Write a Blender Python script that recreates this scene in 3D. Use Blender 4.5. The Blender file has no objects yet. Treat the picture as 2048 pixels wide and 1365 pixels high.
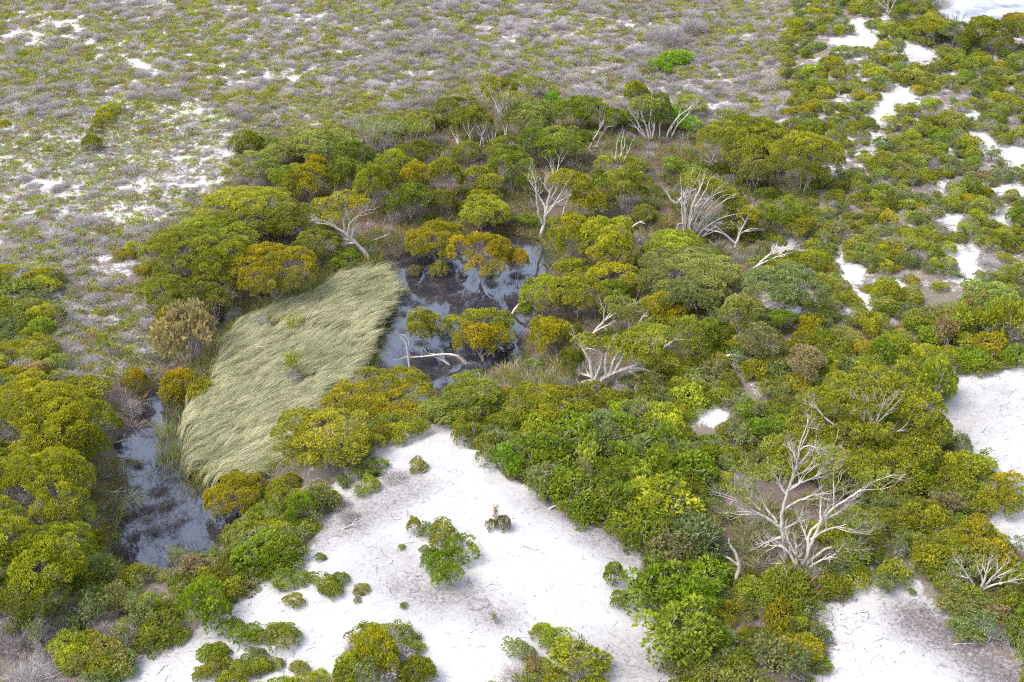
import bpy, math
import numpy as np
from math import radians, sin, cos, pi

sc = bpy.context.scene
COL = sc.collection

# ------------------------------------------------------------------ camera
F = 50.0 / 36.0 * 2048.0          # focal length in pixels of the 2048 x 1365 photograph
CX, CY = 1024.0, 682.5
CAM_H, PITCH = 55.0, radians(31.0)
cam = bpy.data.objects.new('camera', bpy.data.cameras.new('camera'))
COL.objects.link(cam)
cam.location = (0, 0, CAM_H)
cam.rotation_euler = (pi / 2 - PITCH, 0, 0)
cam.data.lens = 50.0
cam.data.sensor_width = 36.0
cam.data.clip_start = 1.0
cam.data.clip_end = 6000.0
sc.camera = cam

# ------------------------------------------------------------------ sky and sun (bright overcast)
SUN_EL, SUN_AZ = radians(58), radians(-115)      # azimuth from +Y (view direction) towards +X
world = bpy.data.worlds.new('World')
sc.world = world
world.use_nodes = True
wt = world.node_tree
wt.nodes.clear()
w_out = wt.nodes.new('ShaderNodeOutputWorld')
w_bg = wt.nodes.new('ShaderNodeBackground')
w_sky = wt.nodes.new('ShaderNodeTexSky')
w_sky.sky_type = 'NISHITA'
w_sky.sun_disc = False
w_sky.sun_elevation = SUN_EL
w_sky.sun_rotation = SUN_AZ
w_sky.air_density = 1.0
w_sky.dust_density = 3.0
w_sky.ozone_density = 1.0
w_hs = wt.nodes.new('ShaderNodeHueSaturation')
w_hs.inputs['Saturation'].default_value = 0.7
w_tc = wt.nodes.new('ShaderNodeTexCoord')
w_no = wt.nodes.new('ShaderNodeTexNoise')
w_no.inputs['Scale'].default_value = 5.0
w_no.inputs['Detail'].default_value = 6.0
w_mr = wt.nodes.new('ShaderNodeMapRange')
w_mr.inputs['From Min'].default_value = 0.3
w_mr.inputs['From Max'].default_value = 0.7
w_mr.inputs['To Min'].default_value = 0.82
w_mr.inputs['To Max'].default_value = 1.2
w_mul = wt.nodes.new('ShaderNodeMix')
w_mul.data_type = 'RGBA'
w_mul.blend_type = 'MULTIPLY'
w_mul.inputs[0].default_value = 1.0
wt.links.new(w_sky.outputs[0], w_hs.inputs['Color'])
wt.links.new(w_tc.outputs['Generated'], w_no.inputs['Vector'])
wt.links.new(w_no.outputs[0], w_mr.inputs['Value'])
wt.links.new(w_hs.outputs[0], w_mul.inputs[6])
wt.links.new(w_mr.outputs[0], w_mul.inputs[7])
wt.links.new(w_mul.outputs[2], w_bg.inputs['Color'])
w_bg.inputs['Strength'].default_value = 0.15
wt.links.new(w_bg.outputs[0], w_out.inputs[0])

sun_d = bpy.data.lights.new('sun', 'SUN')
sun_d.energy = 0.9
sun_d.angle = radians(30)
sun_d.color = (1.0, 0.90, 0.76)
sun = bpy.data.objects.new('sun', sun_d)
COL.objects.link(sun)
sun.location = (-60, -30, 110)
sun.rotation_euler = (pi / 2 - SUN_EL, 0, -SUN_AZ + pi)

vs = sc.view_settings
vs.view_transform = 'Standard'
vs.look = 'None'
vs.exposure = 1.92
vs.gamma = 1.0
vs.use_curve_mapping = False
sc.cycles.max_bounces = 6
sc.cycles.filter_width = 1.1
sc.cycles.use_denoising = False
sc.cycles.diffuse_bounces = 4
sc.cycles.glossy_bounces = 2
sc.cycles.transmission_bounces = 3
sc.cycles.transparent_max_bounces = 4

# ------------------------------------------------------------------ helpers
def tag(o, label=None, cat=None, group=None, kind=None):
    if label: o['label'] = label
    if cat: o['category'] = cat
    if group: o['group'] = group
    if kind: o['kind'] = kind
    return o

def inpoly(u, v, poly):
    p = np.asarray(poly, float)
    r = np.zeros(np.shape(u), bool)
    x0, y0 = p[-1]
    for x1, y1 in p:
        c = ((y1 > v) != (y0 > v)) & (u < (x0 - x1) * (v - y1) / (y0 - y1 + 1e-12) + x1)
        r ^= c
        x0, y0 = x1, y1
    return r

def _hash(ix, iy, s):
    n = (ix.astype(np.int64) * 374761393 + iy.astype(np.int64) * 668265263 + s * 1442695041) & 0x7fffffff
    n = ((n ^ (n >> 13)) * 1274126177) & 0x7fffffff
    return ((n ^ (n >> 16)) & 0xffff) / 65535.0

def vnoise(x, y, s=0):
    x = np.asarray(x, float); y = np.asarray(y, float)
    ix = np.floor(x).astype(int); iy = np.floor(y).astype(int)
    fx = x - ix; fy = y - iy
    fx = fx * fx * (3 - 2 * fx); fy = fy * fy * (3 - 2 * fy)
    a = _hash(ix, iy, s); b = _hash(ix + 1, iy, s); c = _hash(ix, iy + 1, s); d = _hash(ix + 1, iy + 1, s)
    return (a * (1 - fx) + b * fx) * (1 - fy) + (c * (1 - fx) + d * fx) * fy

def fbm(x, y, s=0, o=3):
    t = 0; a = .5; n = 0
    for k in range(o):
        t = t + a * vnoise(x * 2 ** k, y * 2 ** k, s + k * 17); n += a; a *= .5
    return t / n

SP, CP = sin(PITCH), cos(PITCH)

def project(x, y, z):
    dz = z - CAM_H
    zc = y * CP - dz * SP
    yc = y * SP + dz * CP
    zc = np.where(zc < 1, 1, zc)
    return CX + F * x / zc, CY - F * yc / zc, zc

def ray(u, v):
    a = (np.asarray(u, float) - CX) / F
    b = -(np.asarray(v, float) - CY) / F
    return a, CP + b * SP, -SP + b * CP

def plane_hit(u, v, z=0.0):
    dx, dy, dz = ray(u, v)
    t = (z - CAM_H) / dz
    return dx * t, dy * t

# ------------------------------------------------------------------ layout of the place (outlines on the ground)
WATER_UP = [(770,530),(800,514),(850,500),(905,468),(1000,466),(1080,480),(1118,530),(1075,590),(1058,640),(1052,700),(1030,735),
            (985,755),(920,770),(880,800),(862,842),(800,862),(700,862),(690,800),(735,745),(745,690),(775,625),(786,575)]
WATER_LOW = [(312,775),(350,790),(390,840),(350,865),(368,935),(415,985),(450,1010),(520,1000),(545,1005),(500,1045),(450,1085),(440,1115),
             (370,1130),(300,1165),(225,1160),(222,1090),(262,990),(255,940),(215,880),(255,862),(290,835),(290,790)]
WATER_MID = [(425,640),(470,640),(480,670),(440,700),(425,690)]
REEDS = [(700,562),(735,562),(760,575),(770,600),(755,632),(735,652),(728,692),(716,740),(690,790),(655,806),(600,850),(560,900),(535,955),
         (478,985),(420,978),(374,940),(362,890),(357,855),(400,805),(428,752),(445,708),(480,672),(560,634),(630,606),(662,572)]
LAKE = [(1850,14),(1880,8),(1960,-45),(2300,-60),(2300,120),(2048,100),(1935,75),(1880,40)]
SAND = [
 [(885,842),(905,862),(960,905),(1000,945),(1060,985),(1110,1010),(1180,1045),(1265,1082),(1288,1130),(1268,1180),(1290,1230),(1328,1290),
  (1335,1365),(1335,1480),(220,1480),(255,1350),(330,1290),(420,1255),(465,1212),(540,1165),(610,1120),(640,1065),(650,1010),(660,970),
  (690,930),(750,885),(800,868),(850,856)],
 [(1708,1130),(1725,1122),(1745,1140),(1765,1165),(1800,1160),(1846,1156),(1862,1210),(1900,1258),(1945,1292),(2000,1335),(2060,1350),(2160,1480),
  (1600,1480),(1625,1365),(1690,1330),(1690,1290),(1640,1225),(1635,1205),(1690,1215),(1720,1190)],
 [(1898,758),(1878,830),(1882,885),(1945,900),(2000,930),(2032,965),(2020,1010),(1965,1050),(1960,1068),(2048,1085),(2250,1090),(2250,700),
  (2048,735),(1990,742),(1950,748)],
 [(1380,815),(1420,810),(1458,815),(1450,845),(1420,855),(1385,845)],
 [(1700,590),(1725,588),(1742,612),(1720,630),(1702,622)],
 [(1690,530),(1735,530),(1740,550),(1705,568),(1680,560)],
 [(1780,572),(1810,568),(1818,582),(1790,588)],
 [(1895,490),(1925,497),(1955,520),(1962,548),(1945,568),(1908,572),(1925,540),(1905,515)],
 [(1700,42),(1728,45),(1735,62),(1760,78),(1752,98),(1690,98),(1660,84),(1705,70)],
 [(1800,90),(1830,95),(1865,112),(1830,115),(1798,108)],
 [(1740,215),(1790,172),(1825,180),(1830,205),(1800,220),(1775,235),(1755,245),(1742,235)],
 [(1932,220),(1950,218),(1952,240),(1936,245)],
 [(1925,258),(1965,268),(1990,290),(2048,300),(2160,310),(2160,345),(2020,335),(1985,312),(1950,290)],
 [(1885,278),(1900,285),(1898,305),(1885,310)],
 [(1872,355),(1890,358),(1888,388),(1872,380)],
 [(1740,448),(1775,440),(1765,458),(1745,468)],
 [(1885,440),(1915,425),(1928,440),(1900,458)],
 [(1975,118),(2010,125),(1998,133)], [(2010,378),(2090,372),(2090,388),(2015,388)], [(1640,515),(1680,505),(1672,530),(1650,530)],
 [(1985,440),(2010,420),(2015,440),(1995,455)], [(1905,740),(1930,735),(1925,748)], [(1435,930),(1480,925),(1470,945),(1440,945)],
]
ISLES = [  # scrub standing out on the open sand
 [(380,1400),(395,1300),(450,1270),(530,1238),(585,1262),(640,1330),(655,1400),(660,1480),(380,1480)],
 [(655,1480),(668,1345),(720,1268),(770,1255),(815,1275),(862,1320),(862,1400),(850,1480)],
 [(1000,1480),(1000,1330),(1040,1300),(1095,1268),(1140,1275),(1150,1300),(1200,1320),(1205,1400),(1200,1480)],
 [(560,1165),(640,1140),(690,1165),(672,1200),(610,1215),(560,1200)],
 [(645,985),(690,945),(735,915),(765,925),(750,985),(720,1010),(690,1040),(650,1030)],
]
HEATH = [(-500,-250),(1640,-250),(1600,10),(1570,90),(1560,160),(1590,215),(1570,250),(1420,250),(1150,215),(900,205),(700,265),(480,305),(475,370),
         (300,490),(285,560),(110,570),(-500,560)]
HEATH_LOW = [(90,560),(300,560),(320,640),(330,720),(270,760),(180,780),(120,765),(0,770),(-200,775),(-200,600)]
WET = [(475,345),(700,262),(900,205),(1150,213),(1420,248),(1600,325),(1650,380),(1500,500),(1500,600),(1440,640),(1350,740),(1200,800),
       (1010,795),(870,838),(690,880),(640,920),(550,980),(440,1085),(230,1170),(160,1020),(215,880),(180,790),(270,745),(330,690),(285,610),(300,480)]
LUSH = [(1075,880),(1180,885),(1300,870),(1385,930),(1420,1010),(1400,1100),(1430,1240),(1400,1340),(1330,1310),(1285,1210),(1275,1080),(1160,1030),(1080,985)]
SANDY_HEATH = [(-50,240),(120,195),(330,200),(460,225),(490,300),(470,380),(300,450),(150,470),(-50,480)]
STAINS = [  # bands of grey humus and buried litter on the sand: points, half width in metres, strength
 ([(800,1170),(870,1200),(930,1188),(965,1215),(1000,1238)],1.3,.75), ([(1105,1005),(1150,1025),(1200,1062),(1250,1090)],1.8,.9),
 ([(1830,1238),(1880,1262),(1930,1295),(1985,1335),(2030,1370)],1.7,1.2), ([(655,1060),(700,1050),(760,1010),(820,975)],2.0,.7),
 ([(770,1110),(800,1150),(850,1160)],2.2,.45), ([(1890,860),(1930,850),(2000,800)],2.4,.3), ([(330,1290),(420,1250)],1.5,.5), ([(1240,1330),(1300,1350)],2.2,.6),
]

CLEAR = [[(1470,985),(1520,965),(1600,960),(1680,985),(1690,1030),(1640,1110),(1600,1150),(1480,1165),(1440,1110),(1450,1040)], [(1090,290),(1200,285),(1240,310),(1200,345),(1110,345)]]

def any_poly(u, v, polys):
    r = np.zeros(np.shape(u), bool)
    for p in polys: r |= inpoly(u, v, p)
    return r

# ------------------------------------------------------------------ relief
STEP = 0.6
GX = np.arange(-102, 102.01, STEP)
GY = np.arange(34, 222.01, STEP)
MX, MY = np.meshgrid(GX, GY)

def blur(a, s):
    s = s / STEP
    k = int(3 * s) + 1
    w = np.exp(-.5 * (np.arange(-k, k + 1) / s) ** 2); w /= w.sum()
    p = np.pad(a, k, mode='edge')
    p = np.apply_along_axis(lambda m: np.convolve(m, w, 'valid'), 0, p)
    return np.apply_along_axis(lambda m: np.convolve(m, w, 'valid'), 1, p)

u0, v0, _ = project(MX, MY, 0 * MX)
w_mask = any_poly(u0, v0, [WATER_UP, WATER_LOW, WATER_MID]).astype(float)
r_mask = inpoly(u0, v0, REEDS).astype(float)
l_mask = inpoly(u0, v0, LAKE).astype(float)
low = np.maximum(w_mask, np.maximum(r_mask, l_mask))
u1, v1, _ = project(MX, MY, 0 * MX + .5)
wetm = inpoly(u1, v1, WET).astype(float)
heam = any_poly(u1, v1, [HEATH, HEATH_LOW]).astype(float)
dune = np.clip(1 - np.maximum(np.maximum(wetm, heam), low), 0, 1)
sand0 = any_poly(u1, v1, SAND[:3]).astype(float)
Z = .34 + .30 * fbm(MX / 9, MY / 9, 3) + .12 * fbm(MX / 2.2, MY / 2.2, 9)
Z += blur(dune, 4.5) * (1.5 + 1.6 * fbm(MX / 17, MY / 17, 21)) + .9 * blur(sand0, 4.0)
Z += .5 * blur(heam, 6) * fbm(MX / 14, MY / 14, 41)
shore = blur(low, 2.2)
Z = Z * (1 - np.clip(shore * 1.6, 0, 1)) + .10 * np.clip(shore * 1.6, 0, 1)
wb = blur(np.maximum(w_mask, l_mask), .5)
Z = Z * (1 - wb) + (-.55) * wb
Z = np.where(r_mask > .5, np.minimum(Z, .04 + .1 * fbm(MX / 3, MY / 3, 8)), Z)

def Zf(x, y):
    fx = np.clip((np.asarray(x, float) - GX[0]) / STEP, 0, len(GX) - 1.001)
    fy = np.clip((np.asarray(y, float) - GY[0]) / STEP, 0, len(GY) - 1.001)
    ix = fx.astype(int); iy = fy.astype(int); a = fx - ix; b = fy - iy
    return (Z[iy, ix] * (1 - a) + Z[iy, ix + 1] * a) * (1 - b) + (Z[iy + 1, ix] * (1 - a) + Z[iy + 1, ix + 1] * a) * b

def P(u, v):
    z = np.zeros(np.shape(u))
    for _ in range(14):
        x, y = plane_hit(u, v, z)
        z = .4 * z + .6 * Zf(x, y)
    x, y = plane_hit(u, v, z)
    return x, y, Zf(x, y)

# ------------------------------------------------------------------ materials
def new_mat(name):
    m = bpy.data.materials.new(name); m.use_nodes = True
    nt = m.node_tree; nt.nodes.clear()
    out = nt.nodes.new('ShaderNodeOutputMaterial')
    return m, nt, out

def nd(nt, t, **kw):
    n = nt.nodes.new(t)
    for k, val in kw.items(): setattr(n, k, val)
    return n

def mixc(nt, fac, a, b, blend='MIX'):
    n = nd(nt, 'ShaderNodeMix', data_type='RGBA', blend_type=blend)
    for i, s in ((0, fac), (6, a), (7, b)):
        if isinstance(s, bpy.types.NodeSocket): nt.links.new(s, n.inputs[i])
        else: n.inputs[i].default_value = s if i == 0 else (*s, 1)
    return n.outputs[2]

def math_n(nt, op, a, b=None, c=None, clamp=False):
    n = nd(nt, 'ShaderNodeMath', operation=op, use_clamp=clamp)
    for i, s in enumerate((a, b, c)):
        if s is None: continue
        if isinstance(s, bpy.types.NodeSocket): nt.links.new(s, n.inputs[i])
        else: n.inputs[i].default_value = s
    return n.outputs[0]

def noise_n(nt, vec, scale, detail=3.0, rough=.6):
    n = nd(nt, 'ShaderNodeTexNoise')
    n.inputs['Scale'].default_value = scale
    n.inputs['Detail'].default_value = detail
    n.inputs['Roughness'].default_value = rough
    if vec is not None: nt.links.new(vec, n.inputs['Vector'])
    return n.outputs[0]

def ramp01(nt, val, lo, hi):
    n = nd(nt, 'ShaderNodeMapRange', interpolation_type='SMOOTHSTEP')
    nt.links.new(val, n.inputs['Value'])
    n.inputs['From Min'].default_value = lo
    n.inputs['From Max'].default_value = hi
    return n.outputs[0]

def leaf_material():
    m, nt, out = new_mat('leaf')
    t = nd(nt, 'ShaderNodeAttribute', attribute_type='INSTANCER', attribute_name='tint')
    p = nd(nt, 'ShaderNodeAttribute', attribute_type='INSTANCER', attribute_name='tip')
    c = nd(nt, 'ShaderNodeAttribute', attribute_type='GEOMETRY', attribute_name='col')
    s = nd(nt, 'ShaderNodeSeparateColor')
    nt.links.new(c.outputs['Color'], s.inputs[0])
    base = mixc(nt, s.outputs[0], t.outputs['Color'], p.outputs['Color'])
    val = math_n(nt, 'MULTIPLY_ADD', s.outputs[1], .5, .75)
    cc = nd(nt, 'ShaderNodeCombineColor')
    for i in range(3): nt.links.new(val, cc.inputs[i])
    col = mixc(nt, 1.0, base, cc.outputs[0], 'MULTIPLY')
    pb = nd(nt, 'ShaderNodeBsdfPrincipled')
    pb.inputs['Roughness'].default_value = .6
    pb.inputs['Specular IOR Level'].default_value = .15
    tr = nd(nt, 'ShaderNodeBsdfTranslucent')
    nt.links.new(col, pb.inputs['Base Color']); nt.links.new(col, tr.inputs['Color'])
    mx = nd(nt, 'ShaderNodeMixShader'); mx.inputs[0].default_value = .5
    nt.links.new(pb.outputs[0], mx.inputs[1]); nt.links.new(tr.outputs[0], mx.inputs[2])
    nt.links.new(mx.outputs[0], out.inputs[0])
    return m

def bark_material(name, c1, c2, scale=6):
    m, nt, out = new_mat(name)
    tc = nd(nt, 'ShaderNodeTexCoord')
    mp = nd(nt, 'ShaderNodeMapping'); mp.inputs['Scale'].default_value = (1, 1, .3)
    nt.links.new(tc.outputs['Object'], mp.inputs[0])
    n1 = noise_n(nt, mp.outputs[0], scale, 5, .65)
    col = mixc(nt, ramp01(nt, n1, .35, .65), c1, c2)
    pb = nd(nt, 'ShaderNodeBsdfPrincipled')
    pb.inputs['Roughness'].default_value = .85
    pb.inputs['Specular IOR Level'].default_value = .2
    nt.links.new(col, pb.inputs['Base Color'])
    bp = nd(nt, 'ShaderNodeBump'); bp.inputs['Strength'].default_value = .5; bp.inputs['Distance'].default_value = .03
    nt.links.new(n1, bp.inputs['Height']); nt.links.new(bp.outputs[0], pb.inputs['Normal'])
    nt.links.new(pb.outputs[0], out.inputs[0])
    return m

M_LEAF = leaf_material()
M_WHITE = bark_material('white_bark', (.44, .40, .36), (.25, .22, .195))
M_GREY = bark_material('grey_bark', (.36, .31, .28), (.22, .185, .165))
M_TWIG = bark_material('twig_bark', (.32, .28, .265), (.22, .19, .178), 3)
M_DARK = bark_material('wet_twig', (.10, .09, .092), (.045, .04, .042), 3)
M_SILVER = bark_material('weathered_twig', (.42, .385, .365), (.27, .245, .235), 3)

# ------------------------------------------------------------------ mesh collector
def unit(a):
    a = np.asarray(a, float)
    return a / (np.linalg.norm(a, axis=-1, keepdims=True) + 1e-9)

class Geo:
    def __init__(s): s.V = []; s.Q = []; s.C = []; s.n = 0
    def add(s, V, Q, C=None):
        V = np.asarray(V, float).reshape(-1, 3)
        s.V.append(V); s.Q.append(np.asarray(Q, int).reshape(-1, 4) + s.n)
        if C is None: C = np.tile((.5, .5), (len(V), 1))
        s.C.append(np.asarray(C, float)); s.n += len(V)
    def leaves(s, p, d, L, W, v, rnd, rng, side=None):
        n = len(p)
        if n == 0: return
        L = np.broadcast_to(np.asarray(L, float), (n,))[:, None]; W = np.broadcast_to(np.asarray(W, float), (n,))[:, None]
        d = unit(d)
        if side is None: side = unit(np.cross(d, rng.normal(size=(n, 3))))
        nn = np.cross(d, side)
        V = np.stack([p, p + d * L * .5 + side * W * .5 + nn * W * .15, p + d * L, p + d * L * .5 - side * W * .5 + nn * W * .15], 1)
        C = np.repeat(np.stack([v, rnd], 1), 4, 0)
        s.add(V, np.arange(n * 4).reshape(n, 4), C)
    def segs(s, a, b, r0, r1, k=3):
        a = np.asarray(a, float).reshape(-1, 3); b = np.asarray(b, float).reshape(-1, 3); n = len(a)
        if n == 0: return
        r0 = np.broadcast_to(np.asarray(r0, float), (n,)); r1 = np.broadcast_to(np.asarray(r1, float), (n,))
        d = unit(b - a)
        h = np.where(np.abs(d[:, 2:3]) > .9, np.array([[1., 0, 0]]), np.array([[0, 0, 1.]]))
        x = unit(np.cross(d, h)); y = np.cross(d, x)
        an = np.arange(k) * 2 * pi / k
        ring = x[:, None, :] * np.cos(an)[None, :, None] + y[:, None, :] * np.sin(an)[None, :, None]
        V = np.concatenate([a[:, None] + ring * r0[:, None, None], b[:, None] + ring * r1[:, None, None]], 1)
        i = np.arange(k); j = (i + 1) % k
        q = np.stack([i, j, j + k, i + k], 1)
        s.add(V, (np.arange(n) * 2 * k)[:, None, None] + q[None])
    def tube(s, pts, rad, k=5):
        p = np.asarray(pts, float); n = len(p)
        rad = np.broadcast_to(np.asarray(rad, float), (n,))
        t = unit(np.gradient(p, axis=0))
        h = np.array([.31, .2, .93]) if abs(t[0] @ np.array([.31, .2, .93])) < .9 else np.array([1., 0, 0])
        x = unit(np.cross(t, h)); y = np.cross(t, x)
        an = np.arange(k) * 2 * pi / k
        V = p[:, None] + (x[:, None] * np.cos(an)[None, :, None] + y[:, None] * np.sin(an)[None, :, None]) * rad[:, None, None]
        V = np.concatenate([V.reshape(-1, 3), p[-1:] + t[-1:] * rad[-1]])
        i = np.arange(k); j = (i + 1) % k
        Q = np.concatenate([np.stack([i + m * k, j + m * k, j + (m + 1) * k, i + (m + 1) * k], 1) for m in range(n - 1)] +
                           [np.stack([i + (n - 1) * k, j + (n - 1) * k, np.full(k, n * k), np.full(k, n * k)], 1)[:0]])
        s.add(V, Q)
    def mesh(s, name, mat, smooth=False):
        me = bpy.data.meshes.new(name)
        V = np.concatenate(s.V); Q = np.concatenate(s.Q); C = np.concatenate(s.C)
        me.vertices.add(len(V)); me.vertices.foreach_set('co', V.astype(np.float32).ravel())
        me.loops.add(Q.size); me.loops.foreach_set('vertex_index', Q.astype(np.int32).ravel())
        me.polygons.add(len(Q)); me.polygons.foreach_set('loop_start', np.arange(0, Q.size, 4, dtype=np.int32))
        if smooth: me.polygons.foreach_set('use_smooth', np.ones(len(Q), bool))
        c4 = np.ones((len(V), 4), np.float32); c4[:, :2] = C; c4[:, 2] = 0
        at = me.color_attributes.new('col', 'FLOAT_COLOR', 'POINT')
        at.data.foreach_set('color', c4.ravel())
        me.materials.append(mat)
        me.update(calc_edges=True)
        return me
    def tris(s): return sum(len(q) for q in s.Q) * 2

def link(name, me, parent=None):
    o = bpy.data.objects.new(name, me); COL.objects.link(o)
    if parent is not None: o.parent = parent
    return o

def empty(name, loc, rz=0.0, sc_=(1, 1, 1)):
    o = bpy.data.objects.new(name, None); COL.objects.link(o)
    o.empty_display_size = .2
    o.location = loc; o.rotation_euler = (0, 0, rz); o.scale = sc_
    return o

# ------------------------------------------------------------------ ground
GU, GV, _ = project(MX, MY, Z)
sand_m = any_poly(GU, GV, SAND)
isle_m = any_poly(GU, GV, ISLES)
heath_m = any_poly(GU, GV, [HEATH, HEATH_LOW])
wet_m = inpoly(GU, GV, WET)
lush_m = inpoly(GU, GV, LUSH)
sandy_m = inpoly(GU, GV, SANDY_HEATH)
litter = np.where(sand_m, 0.0, np.where(heath_m, .50, np.where(wet_m, 1.0, np.where((GU > 1500) & (GV < 640), .50, .62))))
litter = np.where(lush_m & ~sand_m, .9, litter)
litter = np.where(sandy_m, .40, litter)
litter = np.where(heath_m & (GV < 150) & (GU < 330), .33, litter)
litter = np.where(inpoly(GU, GV, HEATH_LOW), .42, litter)
litter = np.where(isle_m & sand_m, .22, litter)
clear_m = any_poly(GU, GV, CLEAR)
litter = np.where(clear_m, 1.0, litter)
wet_m |= clear_m
litter = blur(litter, .55)
stain = np.zeros_like(Z)
for pts, hw, st in STAINS:
    a = np.array(pts, float); x, y, z = P(a[:, 0], a[:, 1])
    best = np.full(Z.shape, 1e9)
    for i in range(len(x) - 1):
        dx, dy = x[i + 1] - x[i], y[i + 1] - y[i]
        t = np.clip(((MX - x[i]) * dx + (MY - y[i]) * dy) / (dx * dx + dy * dy), 0, 1)
        best = np.minimum(best, np.hypot(MX - x[i] - t * dx, MY - y[i] - t * dy))
    stain = np.maximum(stain, st * np.exp(-(best / hw) ** 2))

def build_ground():
    ex = np.array([130., 180, 280, 500, 1000, 2400, 5000])
    ax = np.concatenate([-ex[::-1], GX, ex]); ay = np.concatenate([[-5000., -2000, -800, -300, -80, 0], GY, [260., 340, 520, 900, 1800, 3500, 5500]])
    nx, ny = len(ax), len(ay)
    X, Y = np.meshgrid(ax, ay)
    zz = Zf(X, Y)
    far = (np.abs(X) > 103) | (Y < 33) | (Y > 223)
    zz = np.where(far & (zz < .5), .6, zz)
    iy = np.arange(ny - 1)[:, None]; ix = np.arange(nx - 1)[None]
    q = np.stack([iy * nx + ix, iy * nx + ix + 1, (iy + 1) * nx + ix + 1, (iy + 1) * nx + ix], -1).reshape(-1, 4)
    def samp(a):
        jx = np.clip(((X - GX[0]) / STEP).round().astype(int), 0, len(GX) - 1); jy = np.clip(((Y - GY[0]) / STEP).round().astype(int), 0, len(GY) - 1)
        return a[jy, jx]
    li, st, wm = samp(litter), samp(stain), samp(blur(wet_m.astype(float), 1.2))
    g = Geo(); g.add(np.stack([X, Y, zz], -1), q, np.stack([li.ravel(), st.ravel()], 1))
    m, nt, out = new_mat('sand_and_litter')
    c = nd(nt, 'ShaderNodeAttribute', attribute_type='GEOMETRY', attribute_name='col')
    s = nd(nt, 'ShaderNodeSeparateColor'); nt.links.new(c.outputs['Color'], s.inputs[0])
    wa = nd(nt, 'ShaderNodeAttribute', attribute_type='GEOMETRY', attribute_name='wet')
    geo = nd(nt, 'ShaderNodeNewGeometry'); pos = geo.outputs['Position']
    nbig = noise_n(nt, pos, .16, 4, .6); nmid = noise_n(nt, pos, .9, 5, .65); nfine = noise_n(nt, pos, 5.0, 5, .7); nlarge = noise_n(nt, pos, .05, 2)
    sandc = mixc(nt, ramp01(nt, nmid, .3, .75), (.365, .362, .360), (.285, .282, .286))
    sandc = mixc(nt, math_n(nt, 'MULTIPLY', ramp01(nt, nfine, .58, .74), .22), sandc, (.23, .22, .22))
    # grey humus bands
    f = math_n(nt, 'MULTIPLY', s.outputs[1], math_n(nt, 'MULTIPLY_ADD', nfine, 2.4, -.35), clamp=True)
    sandc = mixc(nt, f, sandc, (.10, .088, .092))
    duff = mixc(nt, ramp01(nt, nfine, .3, .7), (.17, .142, .128), (.09, .075, .068))
    duff = mixc(nt, math_n(nt, 'MULTIPLY', ramp01(nt, nbig, .45, .62), .4), duff, (.12, .115, .07))
    wetc = mixc(nt, ramp01(nt, nfine, .3, .72), (.125, .088, .074), (.055, .042, .038))
    duff = mixc(nt, wa.outputs['Fac'], duff, wetc)
    # litter cover against open sand, broken up by noise
    q1 = math_n(nt, 'ADD', s.outputs[0], math_n(nt, 'MULTIPLY_ADD', nmid, 1.0, -.5))
    q1 = math_n(nt, 'ADD', q1, math_n(nt, 'MULTIPLY_ADD', nbig, .8, -.4))
    q1 = math_n(nt, 'ADD', q1, math_n(nt, 'MULTIPLY_ADD', nfine, .5, -.25))
    col = mixc(nt, ramp01(nt, q1, .32, .52), sandc, duff)
    pb = nd(nt, 'ShaderNodeBsdfPrincipled')
    pb.inputs['Roughness'].default_value = .95
    pb.inputs['Specular IOR Level'].default_value = .1
    nt.links.new(col, pb.inputs['Base Color'])
    bp = nd(nt, 'ShaderNodeBump'); bp.inputs['Strength'].default_value = .6; bp.inputs['Distance'].default_value = .15
    h = math_n(nt, 'ADD', math_n(nt, 'MULTIPLY', nmid, 1.0), math_n(nt, 'MULTIPLY', nfine, .35))
    nt.links.new(h, bp.inputs['Height']); nt.links.new(bp.outputs[0], pb.inputs['Normal'])
    nt.links.new(pb.outputs[0], out.inputs[0])
    me = g.mesh('ground', m, True)
    at = me.attributes.new('wet', 'FLOAT', 'POINT'); at.data.foreach_set('value', wm.ravel().astype(np.float32))
    return tag(link('ground', me), 'white sand ground under heath and dune scrub', kind='structure')
build_ground()

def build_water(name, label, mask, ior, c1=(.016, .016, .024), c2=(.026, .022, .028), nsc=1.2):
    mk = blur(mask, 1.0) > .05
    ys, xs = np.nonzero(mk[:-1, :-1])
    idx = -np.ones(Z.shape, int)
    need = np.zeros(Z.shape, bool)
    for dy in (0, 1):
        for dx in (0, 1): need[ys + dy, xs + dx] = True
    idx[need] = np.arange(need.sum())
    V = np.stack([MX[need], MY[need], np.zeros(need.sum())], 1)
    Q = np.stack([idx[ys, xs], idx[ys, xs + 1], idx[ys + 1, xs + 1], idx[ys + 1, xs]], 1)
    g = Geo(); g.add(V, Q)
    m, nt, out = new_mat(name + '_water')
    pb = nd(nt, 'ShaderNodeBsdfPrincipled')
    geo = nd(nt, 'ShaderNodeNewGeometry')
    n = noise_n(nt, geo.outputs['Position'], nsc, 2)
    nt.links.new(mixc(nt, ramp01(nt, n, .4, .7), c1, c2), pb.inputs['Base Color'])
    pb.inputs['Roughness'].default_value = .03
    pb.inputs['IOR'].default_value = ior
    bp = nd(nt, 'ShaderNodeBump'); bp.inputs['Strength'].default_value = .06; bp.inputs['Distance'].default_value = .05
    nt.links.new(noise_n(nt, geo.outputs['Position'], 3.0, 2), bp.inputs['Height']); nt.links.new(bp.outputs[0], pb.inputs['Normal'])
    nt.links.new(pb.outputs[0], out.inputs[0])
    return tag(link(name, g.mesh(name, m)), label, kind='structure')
build_water('pond', 'dark still pond water among the paperbark trees', np.maximum(w_mask, r_mask), 2.15)
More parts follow.
